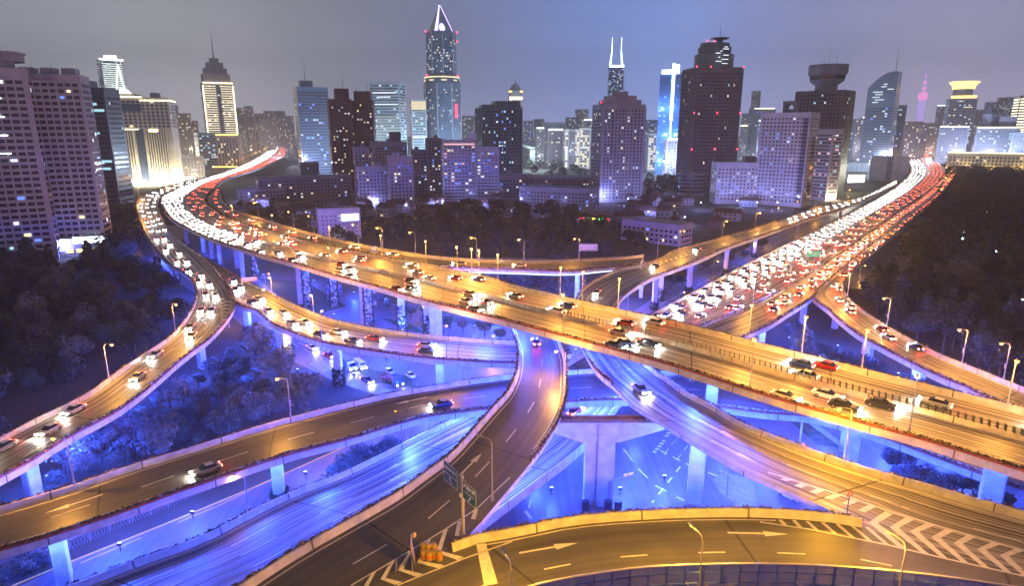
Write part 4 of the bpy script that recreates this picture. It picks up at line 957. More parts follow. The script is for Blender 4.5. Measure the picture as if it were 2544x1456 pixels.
NCAR = len(jobs)
# vehicles on the surface streets
def face(a, b, z=0):
    p, q = U(*a, z), U(*b, z); return p, math.atan2(q.y-p.y, q.x-p.x)
for c, a, b, lab in (('white', (776,868), (800,880), 'white car with bright headlights heading down the surface street beside the branch ramp pier'), ('red', (819,888), (840,898), 'red car with tail lights glowing under the branch ramp'),
                     ('black', (912,950), (940,965), 'dark car stopped behind the white van on the surface street'), ('silver', (968,928), (990,942), 'silver car beside the flatbed truck on the surface street'), ('white', (1020,938), (1040,950), 'white car at the bend of the surface street'),
                     ('white', (1962,1238), (1990,1252), 'white car half hidden below the tip of the lower right flyover'), ('black', (1052,882), (1030,870), 'dark car on the surface street below the middle of the main viaduct')):
    p, rz = face(a, b); p.z = .05; full_car(c, p, rz, 0, lab, lights='tip of' not in lab and 'bend of' not in lab and 'beside the flatbed' not in lab)
def van(loc, rz, label):
    t = thing('van', label, 'van', tuple(loc), rz)
    b = MB(); loft(b, [(-2.9, .93, .4, 2.25), (-2.7, .98, .35, 2.4), (1.5, .98, .35, 2.4), (2.1, .95, .35, 1.6), (2.75, .9, .38, 1.15), (2.95, .8, .45, .95)], .18); b.build('body', PAINTM['white'], t)
    b = MB()
    for s in (-1, 1):
        for x in (-2.2, -1.0, .2): b.box((x, s*.985, 1.7), (1.0, .03, .62))
    b.add([(1.56, -.8, 2.28), (1.56, .8, 2.28), (2.14, .8, 1.62), (2.14, -.8, 1.62)], [(0, 3, 2, 1)]); b.build('window', GLASS, t)
    for x in (-1.8, 1.9):
        for y in (-.9, .9): link('wheel', CP['wheel'], t, (x, y, .34))
    for y in (-.62, .62):
        b = MB(); b.box((2.93, y, .8), (.06, .3, .2)); b.build('headlight', HEADL, t); b = MB(); b.box((-2.92, y, 1.1), (.05, .16, .4)); b.build('tail_light', TAILL, t)
p, rz = face((895,915), (925,935)); van(p+Vector((0, 0, .05)), rz, 'white minibus with dark windows on the surface street')
def truck(loc, rz, label, flat):
    t = thing('truck', label, 'truck', tuple(loc), rz)
    b = MB(); loft(b, [(2.2, 1.15, .6, 2.7), (2.5, 1.2, .55, 2.85), (3.6, 1.2, .55, 2.7), (4.1, 1.15, .55, 1.6), (4.2, 1.1, .6, 1.4)], .15); b.build('cab', PAINTM['blue' if flat else 'white'], t)
    b = MB(); b.add([(3.66, -1.05, 2.6), (3.66, 1.05, 2.6), (4.12, 1.05, 1.65), (4.12, -1.05, 1.65)], [(0, 3, 2, 1)]); b.build('windscreen', GLASS, t)
    b = MB(); b.box((-1, 0, .85), (6.6, 1.0, .3)); b.build('chassis', DARKM, t)
    b = MB()
    if flat:
        b.box((-1.1, 0, 1.1), (6.4, 2.4, .16)); b.box((-4.2, 0, 1.35), (.1, 2.4, .4)); b.box((1.95, 0, 1.6), (.1, 2.4, 1)); b.box((-1, 0, 1.5), (3.2, 1.2, .5)); b.build('flat_bed', mat('bed_red', (.22, .06, .05), .6), t)
    else: b.box((-1.2, 0, 2.1), (6.2, 2.4, 2.3)); b.box((-1.2, 0, 3.28), (6.3, 2.46, .08)); b.build('box_body', mat('truck_grey', (.2, .2, .24), .5), t)
    for x in (-3.2, -2.1, 3.1):
        for y in (-.98, .98): link('wheel', CP['wheel'], t, (x, y, .5)).scale = (1.5, 1.3, 1.5)
    for y in (-.85, .85):
        b = MB(); b.box((4.2, y, .9), (.06, .34, .2)); b.build('headlight', HEADL, t); b = MB(); b.box((-4.28, y, .95), (.05, .3, .16)); b.build('tail_light', TAILL, t)
p, rz = face((862,915), (890,932)); truck(p, rz, 'grey box truck partly hidden by the ivy pier of the branch ramp', False)
p, rz = face((975,953), (1005,970)); truck(p, rz, 'flatbed truck with a red load on the surface street', True)

# ------------------------------------------------------------------ signs, work gear and small street furniture
GREEN = mat('sign_green', (.006, .075, .055), .4); WHITEP = mat('sign_white', (.8, .8, .8), .5)
def text_part(s, size, m, parent, loc, rot, name='lettering', bold=0.0):
    cu = bpy.data.curves.new(name, 'FONT'); cu.body = s; cu.size = size; cu.align_x = 'CENTER'; cu.align_y = 'CENTER'; cu.offset = bold
    tmp = bpy.data.objects.new('text_tmp', cu); COL.objects.link(tmp)
    dg = bpy.context.evaluated_depsgraph_get(); me = bpy.data.meshes.new_from_object(tmp.evaluated_get(dg)); bpy.data.objects.remove(tmp)
    me.materials.clear(); me.materials.append(m); o = link(name, me, parent, loc); o.rotation_euler = rot
    return o
tp = U(1150, 1305, 19.4); p1 = U(1105, 1200, 24); 
t = cramp.tpx(1150, 1310, 1); base = U(1151, 1318, 20.0)
az = R_(-54)
sg = thing('direction_sign', 'steel post with two green direction signs at the tip of the gore', 'road sign', (base.x, base.y, 19.0), az)
b = MB(); b.tube((0, 0, 0), (0, 0, 8.6), .24, .2, 10); b.box((0, 0, .15), (.8, .8, .3)); b.build('post', polem, sg)
b = MB(); b.tube((-.6, .1, 8.0), (.6, .1, 8.0), .08); b.tube((-.6, .1, 6.6), (.6, .1, 6.6), .08); b.box((0, -.3, 6.0), (.3, .3, .5)); b.build('bracket', polem, sg)
for cx, cz, w, h, zh, en, arw in ((-2.25, 7.6, 3.3, 2.7, '共和新路立交', 'GONGHEXIN RD. INTERCHANGE', '↖'), (2.05, 7.1, 3.0, 2.5, '卢浦大桥', 'LUPU BRIDGE', '↗')):
    b = MB(); b.box((0, 0, 0), (w, .08, h)); b.cm = 1
    for sx in (-1, 1): b.box((sx*(w/2-.05), -.045, 0), (.05, .01, h-.05))
    for sz in (-1, 1): b.box((0, -.045, sz*(h/2-.05)), (w-.05, .01, .05))
    o = b.build('sign_panel', [GREEN, WHITEP], sg, (cx, -.28, cz))
    text_part(zh, w/len(zh)*.86, WHITEP, o, (0, -.06, h*.24), (math.pi/2, 0, 0), bold=.012); text_part(en, .24 if len(en) > 12 else .34, WHITEP, o, (0, -.06, -h*.04), (math.pi/2, 0, 0))
    b = MB(); s = -1 if arw == '↖' else 1
    b.add([(-s*.25-.07, -.06, -h*.44), (-s*.25+.07, -.06, -h*.44), (s*.12+.07, -.06, -h*.22), (s*.12-.07, -.06, -h*.22)], [(0, 1, 2, 3)]); b.add([(s*.3, -.06, -h*.13), (s*.34, -.06, -h*.27), (-s*.04, -.06, -h*.17)], [(0, 1, 2) if s < 0 else (0, 2, 1)]); b.build('arrow', WHITEP, o)
def gantry_sign(loc, rz, label, w=5, h=1.7, ht=5, m=None, txt=None, cat='road sign'):
    t = thing('gantry_sign', label, cat, tuple(loc), rz)
    b = MB(); b.tube((0, 0, 0), (0, 0, ht+h), .14); b.tube((0, 0, ht+h*.5), (w*.6, 0, ht+h*.5), .08); b.build('post', polem, t)
    b = MB(); b.box((w*.5, -.15, ht+h*.5), (w, .08, h)); b.cm = 1; b.box((w*.5, -.2, ht+h-.06), (w, .02, .08)); b.box((w*.5, -.2, ht+.06), (w, .02, .08)); o = b.build('sign_panel', [m or GREEN, WHITEP], t)
    b = MB()
    for k, (z, s) in enumerate(((.72, .9), (.42, .6))): b.box((w*.5, -.2, ht+h*z), (w*s, .02, h*.14))
    b.build('sign_lettering', WHITEP, o)
p = j1.pt(j1.tpx(2000, 668, 0), 0, 1.0); gantry_sign(p, math.pi, 'green direction sign above the divider of the straight highway', 5.5, 2.4, 4.5, glow('sign_lit_green', (.05, .8, .5), .55))
p = gramp.pt(.93, 1, 1.0); gantry_sign(p+Vector((1, -3, 0)), 0, 'pale sign board seen from behind where the far ramp meets the curved flyover', 7, 2.6, 4, mat('sign_back', (.5, .45, .4), .5))
p = mainroad.pt(mainroad.tpx(950, 632, 1), 1, 1); gantry_sign(p, 0, 'small blue sign board on the far parapet of the main viaduct', 2.6, 2.2, .8, mat('sign_blue', (.05, .1, .6), .5))
p = U(815, 745, 0); gantry_sign(p, 0, 'large blue sign on the surface street beneath the main viaduct', 6, 3, 3.5, mat('sign_blue2', (.10, .16, .55), .5))
p = U(603, 720, 13.5); gantry_sign(p, .3, 'pinkish sign beam above the start of the branch ramp', 5, 1.4, 3.0, mat('sign_pink', (.6, .3, .28), .5))
p = U(1682, 1100, 0); gantry_sign(p, .4, 'white framed sign rack at the crossing', 5, 2.6, 3.2, mat('rack_white', (.5, .52, .6), .5))
p = hramp.pt(hramp.tpx(2105, 1275, 0), 0, 0)
wt = thing('warning_sign', 'small triangular warning sign on a thin post where the flyovers join', 'road sign', tuple(U(2104, 1276, 19.0)), .4)
b = MB(); b.tube((0, 0, 0), (0, 0, 3.0), .06); b.build('post', DARKM, wt)
b = MB(); b.add([(-.6, -.1, 2.6), (.6, -.1, 2.6), (0, -.1, 3.6), (-.6, -.04, 2.6), (.6, -.04, 2.6), (0, -.04, 3.6)], [(0, 1, 2), (5, 4, 3), (0, 3, 4, 1), (1, 4, 5, 2), (2, 5, 3, 0)]); b.cm = 1; b.add([(-.38, -.11, 2.72), (.38, -.11, 2.72), (0, -.11, 3.34)], [(0, 1, 2)]); b.build('sign_panel', [mat('sign_red', (.6, .03, .02), .5), WHITEP], wt)
# work place on the yellow gore
ws = thing('work_sign', 'tall tilted road work sign seen edge on upon the chevrons', 'road sign', tuple(U(1032, 1405, 19.03)), R_(97))
b = MB(); b.box((0, 0, 1.9), (2.2, .1, 3.4)); b.cm = 1; b.box((0, -.07, 2.0), (1.9, .03, 2.6)); o = b.build('board', [DARKM, mat('board_face', (.22, .18, .22), .4)], ws); o.rotation_euler = (R_(-9), 0, 0)
for x in (-1, 1): b = MB(); b.path([(x, .3, 0), (x, .35, 2.6), (x, .35, 3.4)], .06); b.path([(x, .35, 2.6), (x, 2.2, .05)], .05); b.build('leg', STEEL, ws)
b = MB(); b.tube((-1, 2.2, .06), (1, 2.2, .06), .05); b.build('crossbar', STEEL, ws)
b = MB(); b.lathe([(.1, 3.7), (.22, 3.8), (.22, 4.2), (.08, 4.3)], n=8); b.build('beacon', mat('beacon', (.5, .3, .1), .4), ws)
for k in range(7):
    x, y = 1052+(k % 4)*13, 1388-(k // 4)*17+(k % 2)*3; b = MB(); b.lathe([(.42, 0), (.46, .3), (.46, .35), (.40, .4), (.42, .8), (.36, 1.05), (.1, 1.1)], n=14); b.cm = 1; b.lathe([(.47, .44), (.47, .54)], n=14)
    o = b.build('crash_barrel', [mat('barrel_yellow', (.36, .23, .03), .5), mat('barrel_red', (.6, .06, .03), .5)]); o.location = U(x, y, 19.03); tag(o, 'yellow crash barrel with a red band in the cluster beside the work sign', 'barrel', 'crash barrels on the gore')
def traffic_light(px, py, rz, label, h=5.5, arm=4.5):
    t = thing('traffic_light', label, 'traffic light', tuple(U(px, py, 0)), rz); b = MB(); b.tube((0, 0, 0), (0, 0, h), .11); b.tube((0, 0, h), (arm, 0, h+.3), .07); b.build('post', polem, t)
    for x in (arm*.75, arm): b = MB(); b.box((x, 0, h+.5), (.9, .3, .34)); b.cm = 1; b.box((x-.28, -.17, h+.5), (.2, .02, .2)); b.build('signal_head', [DARKM if h < 4 else WHITEP, glow('signal_red', (1, .05, .05), 6)], t)
traffic_light(1513, 1262, .4, 'white traffic light mast with an arm beside the hammerhead pier'); traffic_light(1732, 1200, 2.2, 'tall signal post on the paved island corner', 7, 1.2); traffic_light(1750, 1208, 1.2, 'thin post with a slanted arm on the paved island', 6, 2)
traffic_light(1805, 1235, 2.8, 'traffic light with red signal beside the curved flyover pier', 4.5, 1.0); traffic_light(1150, 925, .2, 'traffic light on the street behind the branch ramp', 5, 4)
# stairs of the footbridge at the right
st = thing('stairway', 'white open stairway coming down to the street under the main viaduct', 'stairs', tuple(U(2120, 1130, 0)), R_(-32))
b = MB(); n = 22
for k in range(n): b.box((-k*.42, 0, k*.24+.2), (.46, 2.0, .07))
b.box((-n*.42-1.2, 0, n*.24+.15), (2.6, 2.1, .15)); b.build('steps', PAVE, st)
for s in (-1, 1):
    b = MB()
    for z in (.35, .7, 1.05): b.tube((.2, s, z), (-n*.42, s, n*.24+z), .035)
    b.tube((.2, s, .1), (-n*.42, s, n*.24+.1), .09)
    for k in range(0, n+1, 3): b.tube((-k*.42, s, k*.24), (-k*.42, s, k*.24+1.1), .03)
    b.build('railing', polem, st)
b = MB(); b.tube((-n*.42-1.5, 0, 0), (-n*.42-1.5, 0, n*.24), .2); b.build('support', CONCP, st)
# mesh fence along the frontage road
fe = thing('mesh_fence', 'blue lit mesh fence along the frontage road in the lower left', 'fence')
b = MB(); P_ = [U(x, y, 0) for x, y in ((-10, 1452), (120, 1392), (330, 1300), (520, 1218), (620, 1175))]; pb = MB()
for a, c in zip(P_[:-1], P_[1:]):
    L = (c-a).length; m = int(L/.5)
    for k in range(m):
        q0, q1 = a.lerp(c, k/m), a.lerp(c, (k+1)/m); Z = Vector((0, 0, 1.9))
        b.tube(q0, q1+Z, .018, n=4, cap=False); b.tube(q0+Z, q1, .018, n=4, cap=False)
    b.tube(a+Z, c+Z, .04, n=5)
    for k in range(0, m, 6): q = a.lerp(c, k/m); pb.tube(q, q+Z*1.05, .06, n=5)
b.build('mesh_panel', STEEL, fe); pb.build('fence_post', STEEL, fe)
# flowering hedge along the foot of the straight highway
hb = MB(); tA, tB = sroad.tpx(200, 1445, 0), sroad.tpx(1000, 1100, 0); v = sroad.v[int(tA*sroad.n)]
while v < sroad.v[int(tB*sroad.n)]:
    t = sroad.tv(v); p = sroad.pt(t, 0); n = p-sroad.pt(t, 1); n.z = 0; n.normalize()
    for k in range(22):
        q = p+n*random.uniform(.2, 1.9)+sroad.dir(t)*random.uniform(-.4, .4); q.z = random.uniform(4.6, 6.6)-random.random()*.4
        a = Vector((random.uniform(-1, 1), random.uniform(-1, 1), random.uniform(-.5, .5)))*.2; c = Vector((random.uniform(-1, 1), random.uniform(-1, 1), random.uniform(-.2, 1)))*.2
        hb.cm = 1 if random.random() < .3 else 0; hb.quad(q-a-c, q+a-c, q+a+c, q-a+c)
    v += .6
hd = thing('hedge', 'hedge with pale blossoms along the foot of the straight highway parapet', 'hedge'); hb.build('foliage', [IVY, mat('blossom', (.65, .62, .68), .7)], hd)
eb = MB(); prev = None; v = sroad.v[int(tA*sroad.n)]
while v < sroad.v[int(tB*sroad.n)]:
    t = sroad.tv(v); p = sroad.pt(t, 0); n = p-sroad.pt(t, 1); n.z = 0; n.normalize(); row = [p+n*.1+Vector((0, 0, -1.0)), p+n*2.0+Vector((0, 0, -1.2)), p+n*2.4+Vector((0, 0, -6))]
    if prev:
        for j in range(2): eb.quad(prev[j], prev[j+1], row[j+1], row[j])
    prev = row; v += 3
eb.build('planting_bank', SOIL, hd)
# ------------------------------------------------------------------ buildings
LITM = {'w': glow('window_white', (.85, .92, 1), 1.3), 'y': glow('window_warm', (1, .80, .45), 1.5), 'b': glow('window_blue', (.12, .25, 1), 1.5), 'c': glow('window_cyan', (.45, .85, 1), 1.0), 'p': glow('window_pink', (1, .55, .6), 1.2)}
DARKW = mat('window_dark', (.03, .035, .05), .15); DARKB = mat('window_bluish', (.05, .07, .12), .12)
LIT_KEYS = list(LITM)
LINEY = glow('light_line_yellow', (1, .86, .50), 4.0); LINEW = glow('light_line_white', (.85, .95, 1), 6.0); LINEB = glow('light_line_ice', (.55, .8, 1), 7.0); LINEG = glow('light_line_gold', (1, .6, .15), 4.0); LINEP = glow('light_line_violet', (.55, .45, 1), 3.0); REDL = glow('obstruction_red', (1, .03, .08), 9)
WALLM = {}
def wall(name, col, rough=.8, n=.16): return mat('wall_'+name, col, rough, noise=n, nscale=.12)
WN = dict(mauve=wall('mauve', (.38, .37, .44)), grey=wall('grey', (.28, .28, .35)), white=wall('white', (.60, .59, .66)), dark=wall('dark', (.07, .08, .11), .4), brown=wall('brown', (.15, .075, .075)), cream=wall('cream', (.62, .56, .45)),
          glass=wall('glass', (.14, .19, .26), .25, .1), teal=wall('teal', (.10, .16, .19), .35), tan=wall('tan', (.30, .27, .27)), blueg=wall('blueglass', (.07, .15, .34), .25), pale=wall('paleglass', (.36, .43, .46), .3), stone=wall('stone', (.20, .185, .21)))
def building(name, label, x0, x1, ytop, Y, ratio=.6, rot=.3, wm='grey', fh=3.3, cw=3.6, ww=1.9, wh=1.6, lit=.12, kinds='wwyc', style='grid', ind=None, group=None, windows=True, darkm=None, cat='building', ledge=.5, base_gap=3, win_name='window', top_gap=2.0):
    xm = (x0+x1)/2; tl = at_dist(x0, ytop, Y); tr = at_dist(x1, ytop, Y); c = (tl+tr)/2; h = c.z; Wv = (tr-tl).length
    w = Wv/(math.cos(rot)+ratio*abs(math.sin(rot))); d = w*ratio
    rz = math.atan2(-c.x, c.y)+rot
    t = thing(name, label, cat, (c.x, c.y, 0), rz, group); t['_'] = 0; del t['_']
    b = MB(); b.box((0, 0, h/2-.5), (w, d, h+1))
    nf = max(1, int((h-base_gap-top_gap)/fh)); side = -1 if rot > 0 else 1
    faces = [('F', w)]+([('S', d)] if abs(rot) > .04 else [])
    if style == 'band':
        for k in range(nf+1): b.box((0, -.0, base_gap+k*fh-.15), (w+ledge*2, d+ledge*2, .5))
    if style == 'balcony':
        for k in range(nf+1):
            z = base_gap+k*fh
            m = max(2, int(w/8))
            for j in range(m):
                if j % 2 == 0: b.box((-w/2+(j+.5)*w/m, -d/2-.6, z+.1), (w/m*.92, 1.2, 1.15))
            b.box((side*(d*0+w/2+.5), 0, z+.1), (1.0, d*.6, 1.0))
    if style == 'rib':
        m = int(w/cw)
        for j in range(m+1): b.box((-w/2+j*w/m, -d/2-.3, h/2), (.55, .6, h-1))
        m = max(1, int(d/cw))
        for j in range(m+1): b.box((side*(w/2+.3), -d/2+j*d/m, h/2), (.6, .55, h-1))
    if style == 'bay':
        m = max(3, int(w/9))
        for j in range(m):
            if j % 2: b.box((-w/2+(j+.5)*w/m, -d/2-.9, h/2-1.5), (w/m, 1.8, h-3))
    if style in ('bay', 'grid') and Y < 1000:
        for k in range(nf+1): b.box((0, -d/2-.12, base_gap+k*fh), (w+.3, .3, .35)); b.box((side*(w/2+.12), 0, base_gap+k*fh), (.3, d+.3, .35))
    if style == 'bay':
        for k in range(nf+1):
            for j in range(max(3, int(w/9))):
                if j % 2: b.box((-w/2+(j+.5)*w/max(3, int(w/9)), -d/2-2.1, base_gap+k*fh+.15), (w/max(3, int(w/9))*.9, .7, 1.0))
    b.box((0, -d/2+.2, h+.4), (w, .4, .9)); b.box((side*(w/2-.2), 0, h+.45), (.4, d, .9))
    b.build('wall', WN[wm], t)
    H_ = dict(w=w, d=d, h=h, side=side, Y=Y)
    if windows:
        cells = []
        for fn, L in faces:
            m = max(1, int((L-1.2)/cw)); off = (L-m*cw)/2
            for j in range(m):
                for k in range(nf):
                    u = -L/2+off+(j+.5)*cw; z = base_gap+(k+.55)*fh; bump = 0
                    if style == 'bay' and fn == 'F':
                        mm = max(3, int(w/9)); q = int((u+w/2)/w*mm)
                        if q % 2: bump = 1.8
                    cells.append((fn, u, z, bump))
        pane = MB(); pane.box((0, 0, 0), (ww, .12, wh)); pm = {k: None for k in LIT_KEYS}
        single = len(cells) <= 100 or Y < 850; lit *= .62
        dark = MB(); cnt = 0; random.shuffle(cells)
        for fn, u, z, bump in cells:
            isl = random.random() < lit; key = random.choice(kinds)
            if fn == 'F': loc = (u, -d/2-.04-bump, z); r = 0
            else: loc = (side*(w/2+.04), u, z); r = math.pi/2
            if single and cnt < 96 and (isl or len(cells) <= 96):
                mm = key if isl else 'd'
                if pm.get(mm) is None: pm[mm] = pane.mesh('window', LITM[key] if isl else (darkm or DARKW))
                o_ = link(win_name, pm[mm], t, loc, r); cnt += 1
                if isl: o_.scale = (random.choice((1, 1, .55, .75)), 1, random.choice((1, 1, .8)))
            else:
                dark.cm = 1+LIT_KEYS.index(key) if isl else 0; dark.box(loc, (ww, .12, wh), r)
        if dark.v:
            o = dark.build(win_name, [darkm or DARKW]+[LITM[k] for k in LIT_KEYS], t); o['kind'] = 'stuff'
    return t, H_
def roofbox(t, H, fx, fy, sx, sy, hh, wm='grey', name='roof_house'):
    b = MB(); b.box((fx*H['w'], fy*H['d'], H['h']+hh/2), (sx*H['w'], sy*H['d'], hh)); return b.build(name, WN[wm], t)
def antenna(t, H, fx, fy, hh, r=.5, base=0):
    b = MB(); z = H['h']+base; b.tube((fx*H['w'], fy*H['d'], z), (fx*H['w'], fy*H['d'], z+hh*.6), r, r*.6, 6); b.tube((fx*H['w'], fy*H['d'], z+hh*.6), (fx*H['w'], fy*H['d'], z+hh), r*.4, r*.2, 5); return b.build('antenna', STEEL, t)
def strip(t, loc, size, m, name='light_line'):
    b = MB(); b.box(loc, size); return b.build(name, m, t)
def redlights(t, pts, r=.9):
    for p in pts: b = MB(); b.lathe([(.1, -r), (r, 0), (.1, r)], p, 8); b.build('obstruction_light', REDL, t)

# --- left side
t, H = building('apartment_tower', 'pale apartment tower with curved roof crown at the left edge of the picture', -130, 52, 172, 340, .5, -.1, 'mauve', 3.2, 3.9, 3.0, 1.7, .09, 'wwybbc', 'balcony')
roofbox(t, H, .1, 0, .5, .6, 6, 'mauve'); b = MB(); b.lathe([(8, 0), (8, 3.4), (9, 3.6), (9, 4.4), (7, 4.8)], (H['w']*.26, 0, H['h']+4), 20); b.build('roof_crown', WN['grey'], t)
for k in range(4): strip(t, (-H['w']*.12+k*0, -H['d']/2-1.3, H['h']-14-k*9), (H['w']*.55, .2, .5), LINEW)
t, H = building('apartment_tower', 'tall pale apartment tower with stacked balconies and a white lit shop at its foot', 40, 206, 190, 365, .55, -.28, 'mauve', 3.2, 3.4, 2.5, 1.7, .07, 'wywwbc', 'bay')
for fx in (-.3, 0, .3): roofbox(t, H, fx, .1, .2, .5, 4.5, 'mauve')
for k in range(6): b = MB(); z0 = H['h']; b.tube((-H['w']*.42+k*3, 0, z0), (-H['w']*.42+k*3, 0, z0+4+k % 3), .1, n=5); b.build('aerial', DARKM, t)
b = MB(); b.box((H['w']*.2, -H['d']/2-4, 5), (H['w']*.75, 8, 10)); b.build('podium', WN['mauve'], t); strip(t, (H['w']*.32, -H['d']/2-8.1, 9), (15, .3, 3.4), glow('shop_sign', (.75, .82, 1), 7), 'shop_sign')
for k in range(5): strip(t, (H['w']*.02+k*5, -H['d']/2-8.1, 3.2), (3.6, .2, 2.2), LITM['y'], 'shop_window')
t, H = building('office_tower', 'dark glass office tower with turquoise lit floors left of the floodlit bank', 172, 287, 222, 560, .8, -.5, 'dark', 4.0, 3.0, 2.6, 1.6, .05, 'ccw', 'band', ledge=.25)
roofbox(t, H, -.2, 0, .4, .7, 7, 'dark')
for k in range(9): b = MB(); b.tube((H['w']*(-.1+k*.06), 0, H['h']), (H['w']*(-.1+k*.06), 0, H['h']+5+(k*7) % 4), .12, n=5); b.build('aerial', DARKM, t)
for dz, x, l in ((12, .0, .55), (17, -.2, .4), (17, .25, .4), (58, 0, .9), (64, 0, .8), (76, -.3, .3)): strip(t, (x*H['w'], -H['d']/2-.35, H['h']-dz), (l*H['w'], .12, 2.0), LITM['c'], 'lit_floor')
t, H = building('bank_building', 'cream floodlit office block with tall vertical fins and glowing roof edge', 264, 424, 244, 850, .5, -.22, 'cream', 4.2, 5.2, 3, 2.6, .05, 'wy', 'grid', base_gap=H['h']*.0+70, darkm=DARKB)
w, d, h = H['w'], H['d'], H['h']
for a, c in ((-.40, -.10), (.10, .40)):
    b = MB()
    for k in range(9): b.box((w*(a+(c-a)*k/8), -d/2-1.0, 36), (1.1, 2.0, 64))
    b.build('fin', WN['cream'], t); b = MB(); b.box((w*(a+c)/2, -d/2-.25, 36), (w*(c-a), .4, 62)); b.build('glazing', DARKB, t)
b = MB(); b.box((0, -d/2-.3, 36), (w*.12, .5, 66)); b.box((-.2*w, -d/2-.3, h-12), (w*.55, .5, 9)); b.build('glazing', DARKB, t)
strip(t, (-.2*w, -d/2-.6, h+1.2), (w*.6, 1, 1.6), LINEY); strip(t, (.28*w, -d/2-.6, h-3), (w*.42, 1, 1.2), LINEY); strip(t, (w/2+.6, 0, h-3), (1, d, 1.2), LINEY); strip(t, (-.22*w, -d/2-2.2, 68.5), (w*.45, .6, .9), LINEY); strip(t, (.22*w, -d/2-2.3, 67), (w*.14, .8, 3), LINEY)
roofbox(t, H, -.25, 0, .45, .6, 5, 'cream'); roofbox(t, H, .25, .1, .12, .4, 7, 'grey')
b = MB(); b.lathe([(.4, 0), (1, 2), (4, 4), (4.2, 4.4)], (0, 0, h), 14); b.build('roof_dish', STEEL, t)
for k in range(6): point_light('facade_floodlight', (w*(-.42+.17*k), -d/2-16, 4), 55000, (1, .90, .62), 1.0, t)
for k in range(3): point_light('facade_floodlight', (w/2+14, d*(-.4+.4*k), 3), 40000, (1, .90, .62), 1.0, t)
t, H = building('office_tower', 'white glowing tower with globe shaped crown outline behind the floodlit bank', 244, 300, 150, 1500, .8, .2, 'pale', 4.2, 4.4, 3, 2, .3, 'wwc', 'band')
w, d, h = H['w'], H['d'], H['h']
for k in range(22): strip(t, (0, -d/2-1, h-8-k*4.4), (w*.9, .6, 1.0), glow('floor_light', (.9, 1, .9), 2.2), 'floor_light')
strip(t, (0, -d/2-.5, h+1), (w*1.06, 1.6, 3.2), LINEW); strip(t, (.05*w, 0, h+6), (w*.5, d*.5, 9), LINEW, 'lit_crown')
b = MB(); cx, cz = w*.25, h-78; R0 = w*.42
for k in range(10):
    a = math.pi*k/10; pts = []
    for j in range(17): f = 2*math.pi*j/16; pts.append((cx+R0*math.cos(f)*math.cos(a), -d/2-R0*.6+R0*.5*math.cos(f)*math.sin(a), cz+R0*math.sin(f)))
    b.path(pts, .7, 4)
for z in (-.6, -.3, 0, .3, .6): r = R0*math.sqrt(1-z*z); b.path([(cx+r*math.cos(2*math.pi*j/14), -d/2-R0*.6+r*.5*math.sin(2*math.pi*j/14), cz+R0*z) for j in range(15)], .6, 4)
b.path([(cx-R0*.5, -d/2-2, cz+R0*.9), (cx, -d/2-2, h-8), (cx+R0*.35, -d/2-2, cz+R0*.9)], .9, 4); b.build('globe_lattice', LINEW, t)
t, H = building('office_tower', 'yellow outlined stepped tower with a spire on the left skyline', 500, 574, 207, 1250, .8, .12, 'tan', 4.0, 5, 3.6, 2, .12, 'yyw', 'band')
w, d, h = H['w'], H['d'], H['h']
for k in range(28):
    for a, c in ((-.46, -.08), (.08, .46)): strip(t, ((a+c)/2*w, -d/2-1, h-6-k*4.1), ((c-a)*w, .4, 1.3), glow('floor_light_warm', (1, .88, .6), 1.6), 'floor_light')
for s in (-1, 1): strip(t, (s*w*.5, -d/2-1.2, h*.52), (1.8, 1.8, h*.9), LINEY)
strip(t, (0, -d/2-1.2, h), (w, 1.6, 2), LINEY)
for k, (s, hh) in enumerate(((.9, 16), (.74, 26), (.55, 36), (.3, 44))): b = MB(); b.box((0, 0, h+hh/2), (w*s, d*s, hh)); b.build('stepped_crown', WN['tan'], t)
antenna(t, H, 0, 0, 46, 1.4, 44)
building('office_block', 'low pale office block left of the yellow outlined tower', 484, 560, 330, 1180, .7, .2, 'pale', 4, 4, 3, 2, .3, 'wyc', 'band')
t, H = building('hotel_block', 'low golden floodlit building with an arched facade beside the left end of the viaduct', 538, 596, 334, 1080, .7, -.2, 'cream', 4, 4.5, 1.6, 2.6, .25, 'y', 'rib')
for k in range(4): point_light('facade_floodlight', (H['w']*(-.36+.24*k), -H['d']/2-6, 4), 52000, (1, .58, .16), .8, t)
strip(t, (0, -H['d']/2-.6, H['h']), (H['w'], .8, 1.4), LINEG); b = MB(); b.box((0, -2, 5), (H['w']*1.5, H['d']*1.5, 10)); b.build('podium', WN['cream'], t); strip(t, (0, -H['d']*.75-2.2, 10), (H['w']*1.5, .8, 1.2), LINEG)
for x0, x1, yt, Y in ((414,440,262,1350),(440,472,282,1300),(582,606,268,1900),(606,628,264,1900),(632,655,282,2100),(655,682,276,2000),(684,708,276,2000),(470,490,300,1700),(702,728,288,1500),(425,500,388,900),(640,680,300,1700)):
    building('apartment_block', 'hazy brownish apartment block on the left skyline', x0, x1, yt, Y, .7, random.uniform(-.4, .4), 'tan', 3.4, 4, 2, 1.8, .22, 'yyw', 'grid', group='hazy apartment blocks on the left skyline')
